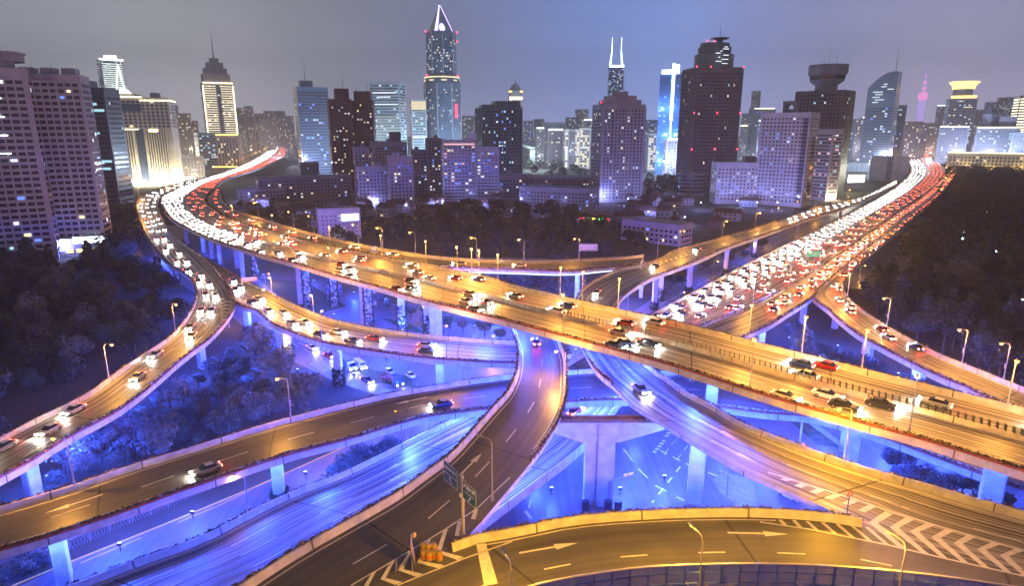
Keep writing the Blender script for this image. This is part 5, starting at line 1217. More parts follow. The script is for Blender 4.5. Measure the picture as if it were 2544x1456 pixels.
# --- centre
t, H = building('office_tower', 'dim blue glass tower with a stepped top and mast, left of the brown apartment towers', 729, 812, 218, 930, .7, .18, 'glass', 4, 3.6, 3, 1.8, .10, 'wcb', 'band', ledge=.2)
roofbox(t, H, -.15, 0, .4, .6, 9, 'glass'); antenna(t, H, -.15, 0, 30, .7, 9)
t, H = building('apartment_tower', 'left half of the twin dark brown apartment tower', 812, 872, 248, 740, .7, .12, 'brown', 3.1, 3.4, 1.6, 1.5, .22, 'wyywc', 'bay')
roofbox(t, H, .12, 0, .6, .7, 12, 'brown'); antenna(t, H, .2, 0, 16, .4, 12)
t, H = building('apartment_tower', 'right half of the twin dark brown apartment tower', 868, 930, 252, 755, .7, -.15, 'brown', 3.1, 3.4, 1.6, 1.5, .22, 'wyywc', 'bay')
roofbox(t, H, .05, 0, .7, .7, 11, 'brown'); antenna(t, H, .25, 0, 15, .4, 11); antenna(t, H, -.2, 0, 9, .3, 11)
t, H = building('office_tower', 'pale green glass office tower with lit floors behind the brown apartment towers', 918, 1006, 206, 980, .7, -.3, 'pale', 4, 4, 3.6, 1.7, .16, 'wcw', 'band', ledge=.25)
for dz, l in ((14, .8), (20, .4), (30, .85)): strip(t, (0, -H['d']/2-.5, H['h']-dz), (l*H['w'], .15, 1.5), LITM['w'], 'lit_floor')
for k in range(16): strip(t, (-.02*H['w'], -H['d']/2-.5, 26+k*4), (.9*H['w'], .15, 1.2), glow('floor_light_pale', (.8, .95, .9), .55), 'floor_light')
t, H = building('office_tower', 'smaller glass tower with a bright yellow lit top floor', 1018, 1058, 247, 1040, .8, .1, 'pale', 4, 4, 3.4, 1.7, .15, 'wcy', 'band', ledge=.2)
strip(t, (0, -H['d']/2-.5, H['h']-9), (H['w']*.96, .2, 13), glow('sky_lobby', (1, .88, .55), .9), 'lit_floor'); strip(t, (0, -H['d']/2-.6, H['h']-56), (H['w']*.95, .2, 2), LITM['w'], 'lit_floor')
# faceted tower with the split pyramid
c0 = at_dist(1098, 200, 1100); tz = at_dist(1098, 186, 1100).z; uz = at_dist(1090, 80, 1100).z; az_ = at_dist(1090, 12, 1100).z
t = thing('skyscraper', 'tallest faceted tower with a split pyramid top outlined in violet light', 'skyscraper', (c0.x, c0.y, 0), math.atan2(-c0.x, c0.y)+.12)
def ngon(r, n=4, a0=math.pi/4): return [(r*math.cos(a0+2*math.pi*i/n), r*math.sin(a0+2*math.pi*i/n)) for i in range(n)]
b = MB(); r1 = 31; r2 = 24; b.prism(ngon(r1*1.0, 8, math.pi/8), -1, tz-14); b.build('wall', WN['glass'], t)
b = MB(); b.prism(ngon(r2, 8, 0), tz-14, uz); b.build('upper_wall', WN['glass'], t)
b = MB(); q = ngon(r1, 8, math.pi/8); p4 = ngon(r2, 8, 0)
b.add([(x, y, tz-14) for x, y in q]+[(x, y, tz+2) for x, y in p4], [(i, (i+1) % 8, 8+(i+1) % 8, 8+i) for i in range(8)]); b.build('shoulder', WN['glass'], t)
b = MB(); q = ngon(r2*.98, 4, math.pi/4+.2); b.add([(x, y, uz) for x, y in q]+[(-1.5, 0, az_), (1.5, 1, az_-6)], [(0, 1, 5), (1, 2, 4), (2, 3, 4), (3, 0, 5), (0, 5, 1), (3, 5, 4), (1, 5, 4)]); b.build('pyramid', WN['pale'], t)
b = MB(); b.tube((-9, -r2*.8, uz), (-1.5, 0, az_), 2.2, 1.0, 5); b.tube((17, -r2*.55, uz), (0, 0, az_), .8, .5, 5); b.tube((-11, -r2*.8, uz), (-1.5, 0, az_), 1.2, .6, 5); b.build('light_line', LINEP, t)
b = MB(); b.lathe([(5, 0), (5.4, 5), (4, 9), (1, 12)], (0, -r2*.55, uz), 12); b.build('lit_sphere', LINEP, t); antenna(t, dict(w=1, d=1, h=az_), 0, 0, 8, .5)
b = MB()
for k in range(8): a = math.pi/8+k*math.pi/4; x, y = r1*math.cos(a), r1*math.sin(a); b.tube((x, y, 0), (x, y, tz-14), .7, .7, 5); a = k*math.pi/4; b.tube((r2*math.cos(a), r2*math.sin(a), tz), (r2*math.cos(a), r2*math.sin(a), uz), .6, .6, 5)
b.build('corner_trim', mat('trim_pale', (.45, .48, .55), .4), t)
b = MB()
for k in range(900):
    fz = random.random(); up_ = random.random() < .5; n8 = 8; j = random.choice((4, 5, 6, 7, 3)); a0 = (0 if up_ else math.pi/8)+j*math.pi/4; r = (r2 if up_ else r1)
    A = Vector((r*math.cos(a0), r*math.sin(a0), 0)); B = Vector((r*math.cos(a0+math.pi/4), r*math.sin(a0+math.pi/4), 0)); f = random.randint(1, 9)/10; p = A.lerp(B, f); nn = Vector((p.x, p.y, 0)).normalized()*.15
    z = (tz+4+int(fz*(uz-tz-12)/4)*4) if up_ else (70+int(fz*(tz-90)/4)*4); b.cm = 0 if random.random() < .82 else random.choice((1, 1, 2, 4)); b.box(tuple(p+nn+Vector((0, 0, z))), (1.9, .2, 1.7), math.atan2(B.y-A.y, B.x-A.x))
o = b.build('window', [DARKB]+[LITM[k] for k in LIT_KEYS], t); o['kind'] = 'stuff'
for z, kk in ((tz-4, 'y'), (tz-9, 'y'), (uz-9, 'y'), (tz-24, 'w')):
    b = MB(); r = r1*.93 if z < tz else r2*.95
    b.lathe([(r, -.8), (r+.3, -.7), (r+.3, .7), (r, .8)], (0, 0, z), 8)
    b.build('lit_floor', LITM[kk], t)
redlights(t, [(-25, -8, uz), (25, -8, uz), (27, 6, uz-12), (-25, -8, uz-66), (25, -8, uz-66), (27, 6, uz-76)], 1.4)
strip(t, (19, -r1*.82, at_dist(1130, 276, 1100).z), (4, .5, 22), glow('red_sign', (1, .05, .12), 3.5), 'red_sign')
t, H = building('office_block', 'dark teal office block with turquoise lit windows right of the faceted tower', 1180, 1297, 268, 820, .7, .25, 'teal', 4, 3.2, 2.2, 2.0, .14, 'ccwb', 'rib')
roofbox(t, H, .18, 0, .6, .7, 8, 'teal'); roofbox(t, H, -.3, 0, .3, .5, -.2+4, 'teal')
t, H = building('domed_tower', 'distant tower with a gold lit domed lantern on top', 1262, 1298, 240, 1250, .9, .1, 'tan', 4, 4, 2, 2, .15, 'yw', 'grid')
b = MB(); b.lathe([(12, 0), (12, 6), (15, 8), (15, 11), (10, 14), (7, 20), (1.5, 24), (.5, 34)], (0, 0, H['h']), 18); b.build('dome', WN['tan'], t); strip(t, (0, 0, H['h']+9), (26, 26, 2.4), LINEG); strip(t, (0, -12, H['h']-3), (24, 1, 5), LINEY)
def resi(x0, x1, yt, Y, rot, wm, label, lit=.2, kinds='wwbyb', style='grid', rb=True):
    t, H = building('apartment_block', label, x0, x1, yt, Y, .45, rot, wm, 3.0, 3.1, 1.7, 1.5, lit, kinds, style)
    if rb: roofbox(t, H, random.uniform(-.2, .2), 0, .22, .5, 3.4, wm)
    return t, H
resi(885, 962, 414, 575, .1, 'mauve', 'lower violet apartment block of the front pair below the brown towers', .16)
resi(961, 1025, 388, 560, .1, 'mauve', 'taller violet apartment block of the front pair below the brown towers', .16)
resi(877, 916, 366, 640, .1, 'grey', 'narrow grey apartment block behind the front pair', .25)
t, H = resi(920, 1010, 352, 680, .2, 'grey', 'dark apartment block with a rooftop tank house behind the front pair', .2); b = MB(); b.box((H['w']*.2, 0, H['h']+5), (H['w']*.3, H['d']*.6, 10)); b.build('tank_house', WN['dark'], t)
resi(1022, 1062, 372, 660, .2, 'stone', 'dim apartment block left of the balcony block', .25); resi(1056, 1098, 344, 680, .15, 'stone', 'taller dim apartment block touching the balcony block', .25)
t, H = building('apartment_block', 'violet balcony block with a white stair tower, left taller half', 1097, 1182, 348, 610, .4, .06, 'mauve', 3.0, 3.2, 2.6, 1.3, .3, 'wwbbpy', 'band', ledge=.8)
b = MB(); b.box((H['w']*.38, 0, H['h']+3.5), (H['w']*.26, H['d']*.8, 7)); b.build('stair_tower', WN['white'], t); strip(t, (0, -H['d']/2-.9, H['h']-3.4), (H['w']*.9, .15, 1.1), LITM['p'], 'lit_floor')
building('apartment_block', 'violet balcony block, right lower half', 1181, 1239, 366, 614, .45, .06, 'mauve', 3.0, 3.2, 2.6, 1.3, .3, 'wwbbpy', 'band', ledge=.8)
resi(1236, 1300, 432, 640, .1, 'stone', 'low dim apartment block right of the balcony block', .2); resi(1180, 1240, 400, 720, .1, 'stone', 'dim block behind the balcony block', .2)
t, H = building('apartment_tower', 'grey violet apartment tower with a stepped top in the middle right', 1472, 1603, 262, 640, .7, .35, 'mauve', 3.1, 3.2, 1.5, 1.5, .12, 'wwwy', 'bay')
for s, hh in ((.8, 5), (.62, 9), (.3, 13)): b = MB(); b.box((.02*H['w'], 0, H['h']+hh/2), (H['w']*s, H['d']*s, hh)); b.build('stepped_crown', WN['mauve'], t)
antenna(t, H, .1, 0, 16, .2, 13); redlights(t, [(-.42*H['w'], 0, H['h']+3)], .6)
t, H = building('spired_tower', 'distant ice blue tower with two white lit spires', 1511, 1550, 166, 1750, .8, .1, 'blueg', 4, 4, 3, 2.2, .4, 'wbcw', 'grid')
w, d, h = H['w'], H['d'], H['h']
for s in (-.42, .42): b = MB(); b.tube((s*w, -d*.3, h), (s*w*.75, 0, h+38), 1.6, 1.2, 5); b.tube((s*w, d*.3, h), (s*w*.75, 0, h+38), 1.6, 1.2, 5); b.tube((s*w*.75, 0, h+38), (s*w*.75, 0, h+72), 1.0, .4, 5); b.build('spire', LINEB, t)
strip(t, (0, -d/2-.5, h+1), (w, 1, 5), LINEB)
t, H = building('office_tower', 'bright blue glass tower with a white lit fin down its front', 1641, 1707, 186, 1050, .7, -.15, 'blueg', 4, 3.6, 3, 1.8, .16, 'bbwc', 'band', ledge=.2, darkm=DARKB)
w, d, h = H['w'], H['d'], H['h']; strip(t, (.05*w, -d/2-1, h-26), (4, 1.4, 84), LINEB); strip(t, (-.2*w, -d/2-1, h+4), (w*.45, 1.2, 6), LINEB); strip(t, (.05*w, -d/2-1, h*.38), (1.6, 1.2, h*.7), LINEB); strip(t, (.12*w, 0, h+7), (7, 4, 16), LINEB)
for k in range(14): point_light('blue_facade_light', (w*(-.4+.2*(k % 5)), -d/2-14, 20+40*(k//5)), 60000, (.2, .45, 1), 2, t) if k < 15 and k % 2 == 0 else None
# dark hotel tower with the disc
t, H = building('hotel_tower', 'dark brown hotel tower with a flying saucer disc and mast on its roof', 1697, 1842, 172, 720, .8, .4, 'stone', 3.6, 3.0, 1.5, 1.9, .05, 'wyc', 'rib')
w, d, h = H['w'], H['d'], H['h']
for s, hh in ((.66, 14), (.56, 22), (.5, 26)): b = MB(); b.lathe([(w*s*.62, 0), (w*s*.62, hh)], (.03*w, .03*d, h), 24); o = b.build('stepped_crown', WN['teal'], t); o.scale = (1, .8, 1)
for k in range(7): b = MB(); b.lathe([(w*.42, 0), (w*.42, .5)], (.03*w, .03*d, h+2+k*2), 24); o = b.build('crown_ledge', WN['pale'], t); o.scale = (1, .8, 1)
b = MB(); b.lathe([(3, 0), (3, 3), (9.5, 4.5), (9.8, 5.3), (7, 5.6), (1, 5.4)], (.12*w, 0, h+26), 28); b.build('roof_disc', WN['dark'], t); b = MB(); b.tube((.12*w, 0, h+31), (.12*w, 0, h+44), .3, .12, 6); b.build('mast', DARKM, t)
redlights(t, [(-w/2, -d/2, h+1), (w/2, -d/2, h+1), (-.2*w, -d/2, h+1), (-.25*w, -d*.3, h+27), (-.1*w, -d*.3, h+27), (0, -d/2-1, h-45), (-w/2, -d/2-1, h-45), (w/2, -d/2-1, h-45), (0, -d/2-1, h-82), (-w/2, -d/2-1, h-82), (w/2, -d/2-1, h-82)], .8)
for k in range(9): strip(t, (.05*w+random.uniform(-.2, .2)*w, -d*.33-w*.2, h+4+k*2), (random.uniform(2, 7), .3, .8), LITM['w'], 'lit_floor')
b = MB(); b.lathe([(14, 0), (14, 22), (15, 22.3), (15, 23.5)], (-.42*w, -.4*d, 0), 28); b.build('drum', WN['grey'], t); b = MB()
for k in range(5): b.lathe([(14.1, 3+k*4), (14.3, 3.1+k*4), (14.3, 5+k*4), (14.1, 5.1+k*4)], (-.42*w, -.4*d, 0), 28)
b.build('drum_window', DARKW, t)
# theatre with upturned roof
p = U(1385, 404, 0); t = thing('theatre', 'wide low theatre with an upturned pale lit roof', 'theatre', tuple(p), .02)
b = MB(); vs = []; n = 16
for i in range(n+1):
    f = i/n*2-1; z = 28+12*f*f
    for y, dz in ((-34, 0), (34, 0)): vs.append((f*78, y, z+dz)); vs.append((f*78*.96, y*.95, z-3-3*abs(f)))
fs = []
for i in range(n): a = i*4; c = a+4; fs += [(a, c, c+2, a+2), (a+1, a+3, c+3, c+1), (a, a+1, c+1, c), (a+2, c+2, c+3, a+3)]
b.add(vs, fs+[(0, 2, 3, 1), (n*4, n*4+1, n*4+3, n*4+2)]); b.build('roof', WN['pale'], t)
b = MB(); b.box((0, 0, 14), (120, 50, 28)); b.box((0, 0, 30), (60, 40, 8)); b.build('wall', WN['pale'], t)
for x, ww_, k in ((-40, 6, 'y'), (-28, 14, 'c'), (0, 10, 'c'), (24, 10, 'c'), (44, 16, 'y')): strip(t, (x, -25.2, 12), (ww_, .3, 16), glow('theatre_'+k, (1, .9, .5) if k == 'y' else (.6, .95, .85), .9), 'lit_glazing')
for k in range(5): point_light('facade_floodlight', (-60+30*k, -40, 20), 26000, (.8, 1, .85), 1, t)
# --- right
t, H = building('office_block', 'low white office block with square windows beside the white office tower', 1771, 1893, 404, 620, .5, .28, 'white', 3.4, 3.4, 1.5, 1.5, .3, 'wwb', 'grid'); roofbox(t, H, .25, 0, .25, .5, 6, 'dark', 'roof_frame')
t, H = building('office_tower', 'white office tower with small square windows and an arched roof structure', 1896, 2032, 282, 605, .6, -.32, 'white', 3.3, 3.3, 1.5, 1.5, .12, 'wwbbp', 'grid')
w, d, h = H['w'], H['d'], H['h']; b = MB()
for s in (-1, 1): b.box((s*5, 0, h+5), (2, 8, 10))
for k in range(9): a = math.pi*k/8; b.box((4*math.cos(a), 0, h+5.2+3.6*math.sin(a)), (1.6, 8, 1.6))
b.box((0, 0, h+10.4), (12.5, 9, 1.2)); b.box((0, 2, h+2), (9, 5, 4)); b.build('roof_arch', WN['grey'], t)
b = MB(); b.box((w*.5+.1, .1*d, h*.42), (.3, d*.35, h*.7)); b.box((w*.42, -d/2-.1, h*.5), (w*.1, .3, h*.9)); b.build('glazing', DARKB, t)
t, H = building('office_tower', 'grey tower with a wide observation head on a neck behind the white office tower', 1984, 2118, 228, 740, .7, -.35, 'stone', 3.8, 3.6, 2, 2.2, .06, 'wc', 'rib')
w, d, h = H['w'], H['d'], H['h']; b = MB(); b.lathe([(w*.24, 0), (w*.24, 7), (w*.36, 11), (w*.38, 17), (w*.42, 18.5), (w*.42, 27), (w*.40, 28)], (0, 0, h), 8); b.build('observation_head', WN['grey'], t); b = MB(); b.lathe([(w*.372, 12.5), (w*.382, 16.6)], (0, 0, h), 8); b.build('head_window', DARKW, t)
for k in range(5): b = MB(); b.tube((-8+4*k, 0, h+28), (-8+4*k, 0, h+34+(k % 3)*4), .12, n=5); b.build('aerial', DARKM, t)
for k in range(2): point_light('facade_floodlight', (w/2+10, d*(-.2+.4*k), 25), 30000, (.85, .95, .65), 1, t)
t, H = building('office_tower', 'pale office tower with lit horizontal windows in front of the observation tower', 2018, 2094, 322, 650, .7, -.6, 'white', 3.4, 3.2, 2.6, 1.4, .3, 'wwcp', 'band', ledge=.2)
for k in range(3): point_light('facade_floodlight', (w*.1+H['w']*.5+2, H['d']*(-.4+.4*k), 3), 9000, (1, .75, .45), .8, t)
t, H = building('office_tower', 'dark glass tower with a curved sail shaped top and thin mast', 2156, 2228, 262, 1100, .7, -.2, 'glass', 4, 4, 3.4, 1.8, .14, 'wwb', 'band', ledge=.25)
w, d, h = H['w'], H['d'], H['h']; b = MB(); n = 10; poly = [(-w/2, 0)]+[(w/2*(-1+1.9*(i/n)), 52*math.sin(min(1, .35+i/n*.75)*math.pi/2)) for i in range(n+1)]+[(w/2, 0)]
vs = [(x, -d/2, h+z) for x, z in poly]+[(x, d/2, h+z) for x, z in poly]; m = len(poly); b.add(vs, [tuple(range(m)), tuple(range(2*m-1, m-1, -1))]+[(i, m+i, m+(i+1) % m, (i+1) % m) for i in range(m)]); b.build('curved_top', WN['glass'], t); antenna(t, H, .3, 0, 44, .8, 50)
for k in range(8): strip(t, (random.uniform(-.3, .3)*w, -d/2-.2, h+5+k*4), (random.uniform(4, 16), .3, 1.2), LITM['w'], 'lit_floor')
b = MB(); b.box((0, -4, 7), (w*1.6, d*1.5, 14)); b.build('podium', WN['pale'], t); strip(t, (.25*w, -d*.8-4, 16), (w*.6, 1, 8), LINEW)
building('office_tower', 'slim dark tower touching the sail topped tower', 2226, 2252, 262, 1150, .8, .1, 'glass', 4, 4, 3, 1.8, .2, 'wcb', 'grid')
# far tv tower with spheres
c = at_dist(2305, 160, 3600); ht = c.z; t = thing('television_tower', 'far pink and violet television tower with spheres', 'tower', (c.x, c.y, 0))
pink = glow('tower_pink', (1, .35, .8), 1.6); vio = glow('tower_violet', (.5, .35, 1), 1.5)
b = MB()
for k in range(3): a = k*2.1; b.tube((14*math.cos(a), 14*math.sin(a), 0), (12*math.cos(a), 12*math.sin(a), ht*.6), 5, 4.5, 8)
b.build('shaft', vio, t); b = MB(); b.tube((0, 0, ht*.6), (0, 0, ht*.8), 6, 4, 8); b.tube((0, 0, ht*.8), (0, 0, ht), 2.5, .8, 6); b.build('mast', vio, t)
for z, r in ((.2, 27), (.6, 25), (.70, 11), (.78, 9), (.86, 5)): b = MB(); b.lathe([(r*math.cos(a/6*math.pi-math.pi/2)+.1, r*math.sin(a/6*math.pi-math.pi/2)) for a in range(7)], (0, 0, ht*z), 16); b.build('sphere', pink, t)
t, H = building('crowned_tower', 'dark tower with a glowing golden lotus crown on the right skyline', 2357, 2422, 246, 1400, .8, .15, 'glass', 4, 4, 3, 2, .2, 'wcy', 'grid')
w, d, h = H['w'], H['d'], H['h']; b = MB(); b.lathe([(w*.36, 0), (w*.36, 20), (w*.40, 20)], (0, 0, h), 8); b.build('drum', WN['glass'], t); b = MB(); b.lathe([(w*.40, 20), (w*.42, 26), (w*.56, 34), (w*.50, 35)], (0, 0, h), 16); b.build('crown', LINEG, t); strip(t, (0, -d/2-.5, h+4), (w*.9, 1, 5), LINEG)
t, H = building('office_block', 'hazy office block with a lit roof line right of the golden crown', 2432, 2524, 316, 1150, .6, .1, 'glass', 4, 4, 2.6, 2, .22, 'wwc', 'grid'); strip(t, (0, -H['d']/2-.5, H['h']), (H['w'], 1, 1.6), LINEY); b = MB(); b.lathe([(12, 0), (12, 22), (8, 26), (.5, 34)], (-H['w']*.2, 0, H['h']), 4); b.build('pavilion_roof', WN['glass'], t); roofbox(t, H, .2, 0, .4, .6, 18, 'glass')
t, H = building('office_block', 'lower hazy block with a lit roof line left of the golden crown', 2338, 2402, 314, 1180, .6, .1, 'glass', 4, 4, 2.6, 2, .2, 'wwy', 'grid'); strip(t, (0, -H['d']/2-.5, H['h']), (H['w'], 1, 1.6), LINEY)
t, H = building('office_tower', 'striped yellow lit tower cut by the right edge of the picture', 2530, 2600, 238, 1250, .7, .3, 'pale', 4, 4, 3, 2, .2, 'yw', 'band')
for k in range(24): strip(t, (0, -H['d']/2-1, H['h']-6-k*5), (H['w']*.95, .5, 1.5), LINEY, 'floor_light'); strip(t, (-H['w']/2-.8, 0, H['h']-6-k*5), (.5, H['d']*.9, 1.5), LINEY, 'floor_light')
t, H = building('long_palace', 'long low golden lit building with arcades on the right behind the wood', 2378, 2620, 380, 1020, .12, .05, 'cream', 5, 5, 2.6, 3, .15, 'y', 'grid')
for k in range(12): point_light('facade_floodlight', (H['w']*(-.46+.084*k), -H['d']/2-6, 3), 16000, (1, .72, .28), .6, t)
strip(t, (0, -H['d']/2-.4, H['h']), (H['w'], .6, 1), LINEY)
c = U(2366, 398, 0); t = thing('lantern_tower', 'tiered golden lit lantern tower left of the long palace', 'tower', tuple(c)); b = MB()
for k in range(5): b.lathe([(9-k*1.6, 0), (9-k*1.6, 5.2), (10-k*1.6, 5.6), (10-k*1.6, 6.4)], (0, 0, k*6.4), 8)
b.lathe([(2, 0), (.3, 9)], (0, 0, 32), 8); b.build('tier', glow('tier_gold', (1, .72, .3), 1.1), t)
b = MB(); b.box((0, 3, 4), (70, 12, 8)); b.build('base_wall', WN['cream'], t)
t, H = building('billboard_building', 'blank white walled low building beside the upper bend of the highway', 2168, 2255, 388, 900, .4, .1, 'white', windows=False); b = MB(); b.box((0, -H['d']/2-.3, H['h']*.5), (H['w']*.14, .8, H['h']*.96)); b.build('stair_shaft', WN['grey'], t)
c = U(2125, 462, 0); t = thing('billboard', 'glowing white billboard left of the upper highway', 'billboard', tuple(c), .25); b = MB(); b.box((0, 0, 9), (24, .6, 9)); b.build('lit_panel', glow('billboard_face', (.95, 1, .85), 5, True), t); b = MB()
for x in (-8, 8): b.tube((x, .6, 0), (x, .6, 6), .3)
b.build('support', DARKM, t)
# skyline blocks, each far and hazy
random.seed(21)
for x0, x1, yt, Y, wm in ((1300,1325,300,1900,'grey'),(1326,1352,296,2300,'grey'),(1345,1405,304,1500,'pale'),(1405,1445,292,2000,'glass'),(1428,1462,272,2200,'pale'),(1450,1475,298,1900,'grey'),(1600,1640,298,1900,'glass'),(1142,1180,288,1800,'tan'),(1232,1262,300,1700,'grey'),
                           (1843,1872,282,1900,'glass'),(1868,1890,226,2400,'pale'),(1862,1925,270,1500,'glass'),(1885,1918,300,1300,'glass'),(2116,2150,296,1400,'glass'),(2094,2122,320,1200,'glass'),(2140,2160,292,1700,'tan'),(2252,2292,302,1500,'tan'),(2290,2345,306,1600,'tan'),(2330,2352,262,2200,'pale'),
                           (2424,2450,272,2600,'pale'),(2450,2480,254,2800,'pale'),(2484,2530,242,2600,'pale'),(2520,2560,330,1100,'glass'),(1330,1352,318,1300,'tan'),(1352,1400,322,1250,'stone'),(1400,1470,326,1200,'tan'),(1606,1650,336,1150,'stone'),(1650,1700,346,1000,'tan'),(1840,1860,312,1500,'pale'),(2250,2300,330,1300,'stone'),(1560,1600,300,2100,'grey'),(1480,1512,296,2300,'pale'),(0,60,250,1500,'tan'),(710,730,300,2200,'tan')):
    t, H = building('skyline_block', 'hazy distant block on the skyline among the tall towers', x0, x1, yt, Y, .7, random.uniform(-.4, .4), wm, 4, 4.5, 2.6, 2.2, random.uniform(.15, .4), random.choice(('wwc', 'yyw', 'wb')), 'grid', group='hazy distant blocks on the skyline')
    if random.random() < .4: strip(t, (0, -H['d']/2-.5, H['h']+.5), (H['w']*.9, 1, 2), random.choice((LINEY, LINEW, LINEW)))
# lit market facades behind the theatre, seen as small bright fronts
for x0, x1, yt, Y in ((1405,1440,322,1190),(1440,1468,318,1180),(1612,1632,332,1100)):
    t, H = building('lit_shop_block', 'brightly lit shop block behind the theatre', x0, x1, yt, Y, .5, 0, 'cream', 4, 4, 3.2, 2.8, .85, 'yyyw', 'grid', group='brightly lit shop blocks')
# low rise houses and slabs
def slab(x0, x1, yt, Y, rot, label, wm='stone', lit=.15, kinds='wyb', gable=False, group=None):
    t, H = building('low_house', label, x0, x1, yt, Y, .4, rot, wm, 3.0, 3.2, 1.8, 1.4, lit, kinds, 'grid', group=group, base_gap=.8, top_gap=.6, cat='house')
    w, d, h = H['w'], H['d'], H['h']; b = MB()
    if gable: b.add([(-w/2-.6, -d/2-.6, h), (w/2+.6, -d/2-.6, h), (w/2+.6, d/2+.6, h), (-w/2-.6, d/2+.6, h), (-w/2, 0, h+d*.32), (w/2, 0, h+d*.32)], [(0, 1, 5, 4), (2, 3, 4, 5), (0, 4, 3), (1, 2, 5), (3, 2, 1, 0)]); b.build('roof', mat('roof_tile', (.11, .06, .06), .8, noise=.3, nscale=.5), t)
    else: b.box((0, 0, h+.95), (w+.8, d+.8, .3)); b.box((-.2*w, 0, h+2), (w*.12, d*.5, 2)); b.build('roof', WN['grey'], t)
    return t, H
slab(640, 868, 440, 640, .12, 'long grey low block with balconies below the blue glass tower'); slab(592, 702, 470, 610, .1, 'pale long house with a flat roof right of the left viaduct bend', 'mauve'); slab(745, 790, 405, 780, .1, 'small house with a lit upper floor behind the long grey block')
slab(1290, 1488, 466, 575, -.35, 'long low hall with a dark roof in front of the theatre trees', 'stone', .08); slab(1230, 1480, 440, 680, .05, 'long dim block behind the low hall', 'stone', .25)
t, H = slab(1545, 1718, 552, 400, -.5, 'long terrace with lit windows at the edge of the central wood', 'mauve', .2)
t, H = building('lit_pavilion', 'white patterned pavilion with a bright screen beside the far flyover ramp', 786, 892, 518, 415, .5, .1, 'white', 2.6, 2.6, .8, .8, .05, 'wb', 'grid'); strip(t, (.25*H['w'], -H['d']/2-.3, H['h']-5), (H['w']*.4, .3, 4), glow('pavilion_screen', (.7, .85, 1), 5, True), 'screen'); strip(t, (-.1*H['w'], -H['d']/2-.3, 3), (H['w']*.2, .3, 2), LITM['c'], 'lit_door')
t, H = building('round_kiosk', 'low curved shop with red and green neon at the edge of the central wood', 1440, 1520, 522, 490, .4, -.2, 'tan', 3, 4, 2, 1.2, .2, 'yw', 'grid')
for k, (x, m) in enumerate(((-.4, (1, .05, .15)), (-.2, (.05, 1, .2)), (.0, (.9, .9, .1)), (.2, (.05, 1, .2)), (.42, (1, .05, .1)))): strip(t, (x*H['w'], -H['d']/2-.4, 2.6), (H['w']*.17, .3, 1.2), glow(f'neon_{k}', m, 3), 'neon_sign')
random.seed(33)
spots = []
for k in range(300):
    if len(spots) >= 52: break
    px, py = random.choice([(random.uniform(1560, 1890), random.uniform(492, 590)), (random.uniform(600, 880), random.uniform(505, 575)), (random.uniform(900, 1260), random.uniform(505, 540))])
    if px < 900 and py > 505+(px-590)*.24+18 or (px > 1500 and py > 640-(px-1500)*.24): continue
    p = U(px, py, 0)
    if all((p-q).length < 1e9 and abs(p.x-q.x)+abs(p.y-q.y) > 17 for q in spots): spots.append(p)
HM = [WN['mauve'], WN['stone'], WN['grey']]
for i, p in enumerate(spots):
    w, d, h = random.uniform(10, 20), random.uniform(8, 11), random.uniform(5, 8.5); zone = 'below the white office towers' if p.x > 40 else ('beside the far flyover ramp on the left' if p.x < -75 else 'behind the dark central wood')
    t = thing('low_house', 'small low house with a tiled gable roof '+zone, 'house', (p.x, p.y, 0), random.choice((-.5, -.45, 1.07, .1)), 'small gabled houses '+zone)
    b = MB(); b.box((0, 0, h/2), (w, d, h)); b.build('wall', random.choice(HM), t)
    b = MB(); b.add([(-w/2-.5, -d/2-.5, h), (w/2+.5, -d/2-.5, h), (w/2+.5, d/2+.5, h), (-w/2-.5, d/2+.5, h), (-w/2, 0, h+d*.34), (w/2, 0, h+d*.34)], [(0, 1, 5, 4), (2, 3, 4, 5), (0, 4, 3), (1, 2, 5), (3, 2, 1, 0)]); b.box((w*.25, 0, h+d*.3), (1, 1, 2.4)); b.build('roof', mat('roof_tile', (.11, .06, .06), .8, noise=.3, nscale=.5), t)
    for s in (-1, 1):
        for k in range(int(w/3.5)):
            for z in (1.8, 4.8):
                if z < h-1: b = MB(); b.box((-w/2+1.7+k*3.5, s*(d/2+.03), z), (1.5, .1, 1.3)); b.build('window', LITM[random.choice('wyb')] if random.random() < .14 else DARKW, t)
# added blue fill lamps that brighten the low rise houses and nearby facades
lb = MB(); lb.tube((0, 0, 0), (0, 0, 6), .1); lpost = lb.mesh('post', DARKM)
lb = MB(); lb.lathe([(.1, 5.8), (.4, 6.0), (.4, 6.3), (.1, 6.6)], n=8); lglobe = lb.mesh('globe', glow('cold_globe', (.7, .75, 1), 14))
for px, py in ((640,520),(720,545),(820,560),(870,530),(930,520),(1010,528),(1100,516),(1190,522),(1270,520),(1350,530),(1440,545),(1560,510),(1610,545),(1660,510),(1700,560),(1740,520),(1790,545),(1830,515),(1880,520),(1930,520),(1990,505),(1500,505),(1640,480),(250,560),(300,590),(160,640),(60,650),(700,470),(600,500),(900,470),(1060,480),(1250,470)):
    t = thing('fill_lamp', 'added blue fill lamp on a post among the low houses and blocks', 'lamp', tuple(U(px, py, 0)), 0, 'added fill lamps among the low houses')
    link('post', lpost, t); link('globe', lglobe, t); point_light('blue_fill_light', (0, 0, 7.4), 16000, (.30, .34, 1), .5, t)
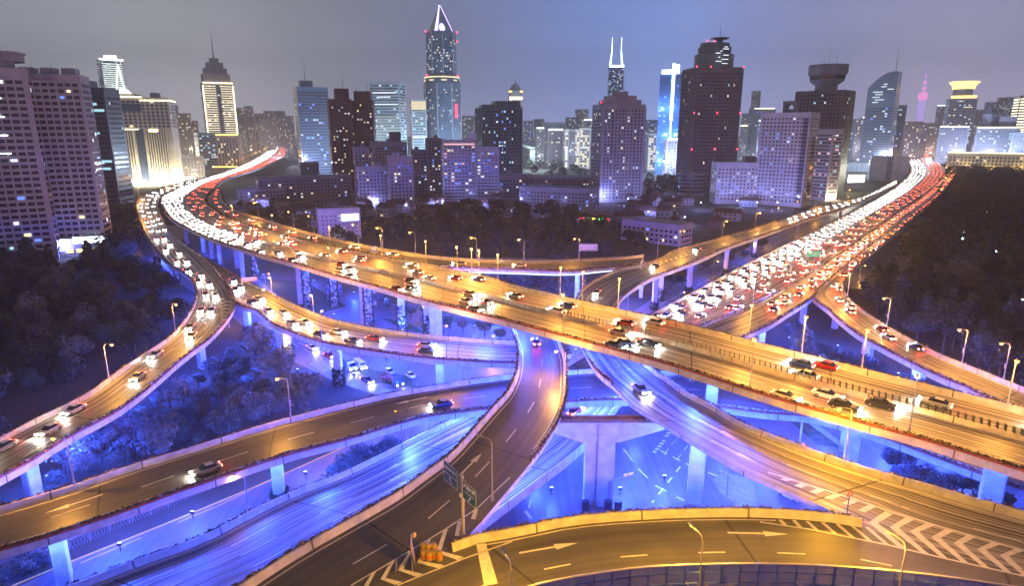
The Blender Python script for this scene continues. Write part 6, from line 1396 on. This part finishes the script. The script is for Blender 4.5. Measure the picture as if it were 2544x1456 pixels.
# fill lights on tall masts, added to brighten the distant facades and haze
mb_ = MB(); mb_.tube((0, 0, 0), (0, 0, 24), .35, .2); mb_.box((0, 0, 24), (2.4, 2.4, .5)); mmast = mb_.mesh('mast', DARKM)
mb_ = MB(); mb_.lathe([(.3, 23), (1.2, 23.2), (1.2, 23.7)], n=10); mlens = mb_.mesh('lens', glow('mast_lens', (.9, .9, 1), 12))
for px, Y, c in ((440, 1150, (1, .85, .6)), (620, 1500, (1, .75, .5)), (690, 1250, (.8, .75, 1)), (780, 860, (.5, .6, 1)), (960, 900, (.6, .85, 1)), (1040, 960, (.6, .8, 1)), (1160, 980, (.55, .7, 1)), (1250, 1100, (.6, .75, 1)), (1340, 1150, (.7, .85, 1)), (1430, 1400, (.7, .8, 1)), (1570, 980, (.45, .6, 1)), (1680, 960, (.45, .6, 1)), (1860, 1050, (.6, .7, 1)), (1940, 1200, (.6, .7, 1)), (2140, 1020, (.65, .75, 1)), (2270, 1150, (.85, .75, 1)), (2320, 1300, (.9, .75, .9)), (2400, 1120, (.8, .75, 1)), (2480, 1100, (.75, .75, 1))):
    p = at_dist(px, 330, Y); t = thing('fill_light_mast', 'added fill light on a tall mast among the distant towers', 'floodlight', (p.x, p.y, 0), 0, 'added fill light masts among the distant towers')
    link('mast', mmast, t); link('lens', mlens, t); point_light('mast_fill_light', (0, 0, 26), 330000, c, 1.5, t)
# ------------------------------------------------------------------ haze
hz = MB(); x0, x1, y0, y1, z0, z1 = -3600, 3600, -250, 5200, -1, 620
hz.box(((x0+x1)/2, (y0+y1)/2, (z0+z1)/2), (x1-x0, y1-y0, z1-z0))
hm = bpy.data.materials.new('haze'); hm.use_nodes = True; t_ = hm.node_tree; t_.nodes.clear()
pv = t_.nodes.new('ShaderNodeVolumePrincipled'); pv.inputs['Color'].default_value = (.99, .99, 1.0, 1); pv.inputs['Density'].default_value = HAZE_DENSITY; pv.inputs['Anisotropy'].default_value = 0.0
oo = t_.nodes.new('ShaderNodeOutputMaterial'); t_.links.new(pv.outputs[0], oo.inputs['Volume'])
hz = hz.build('haze', hm); hz['kind'] = 'stuff'
for r in ROADS: r.finish()
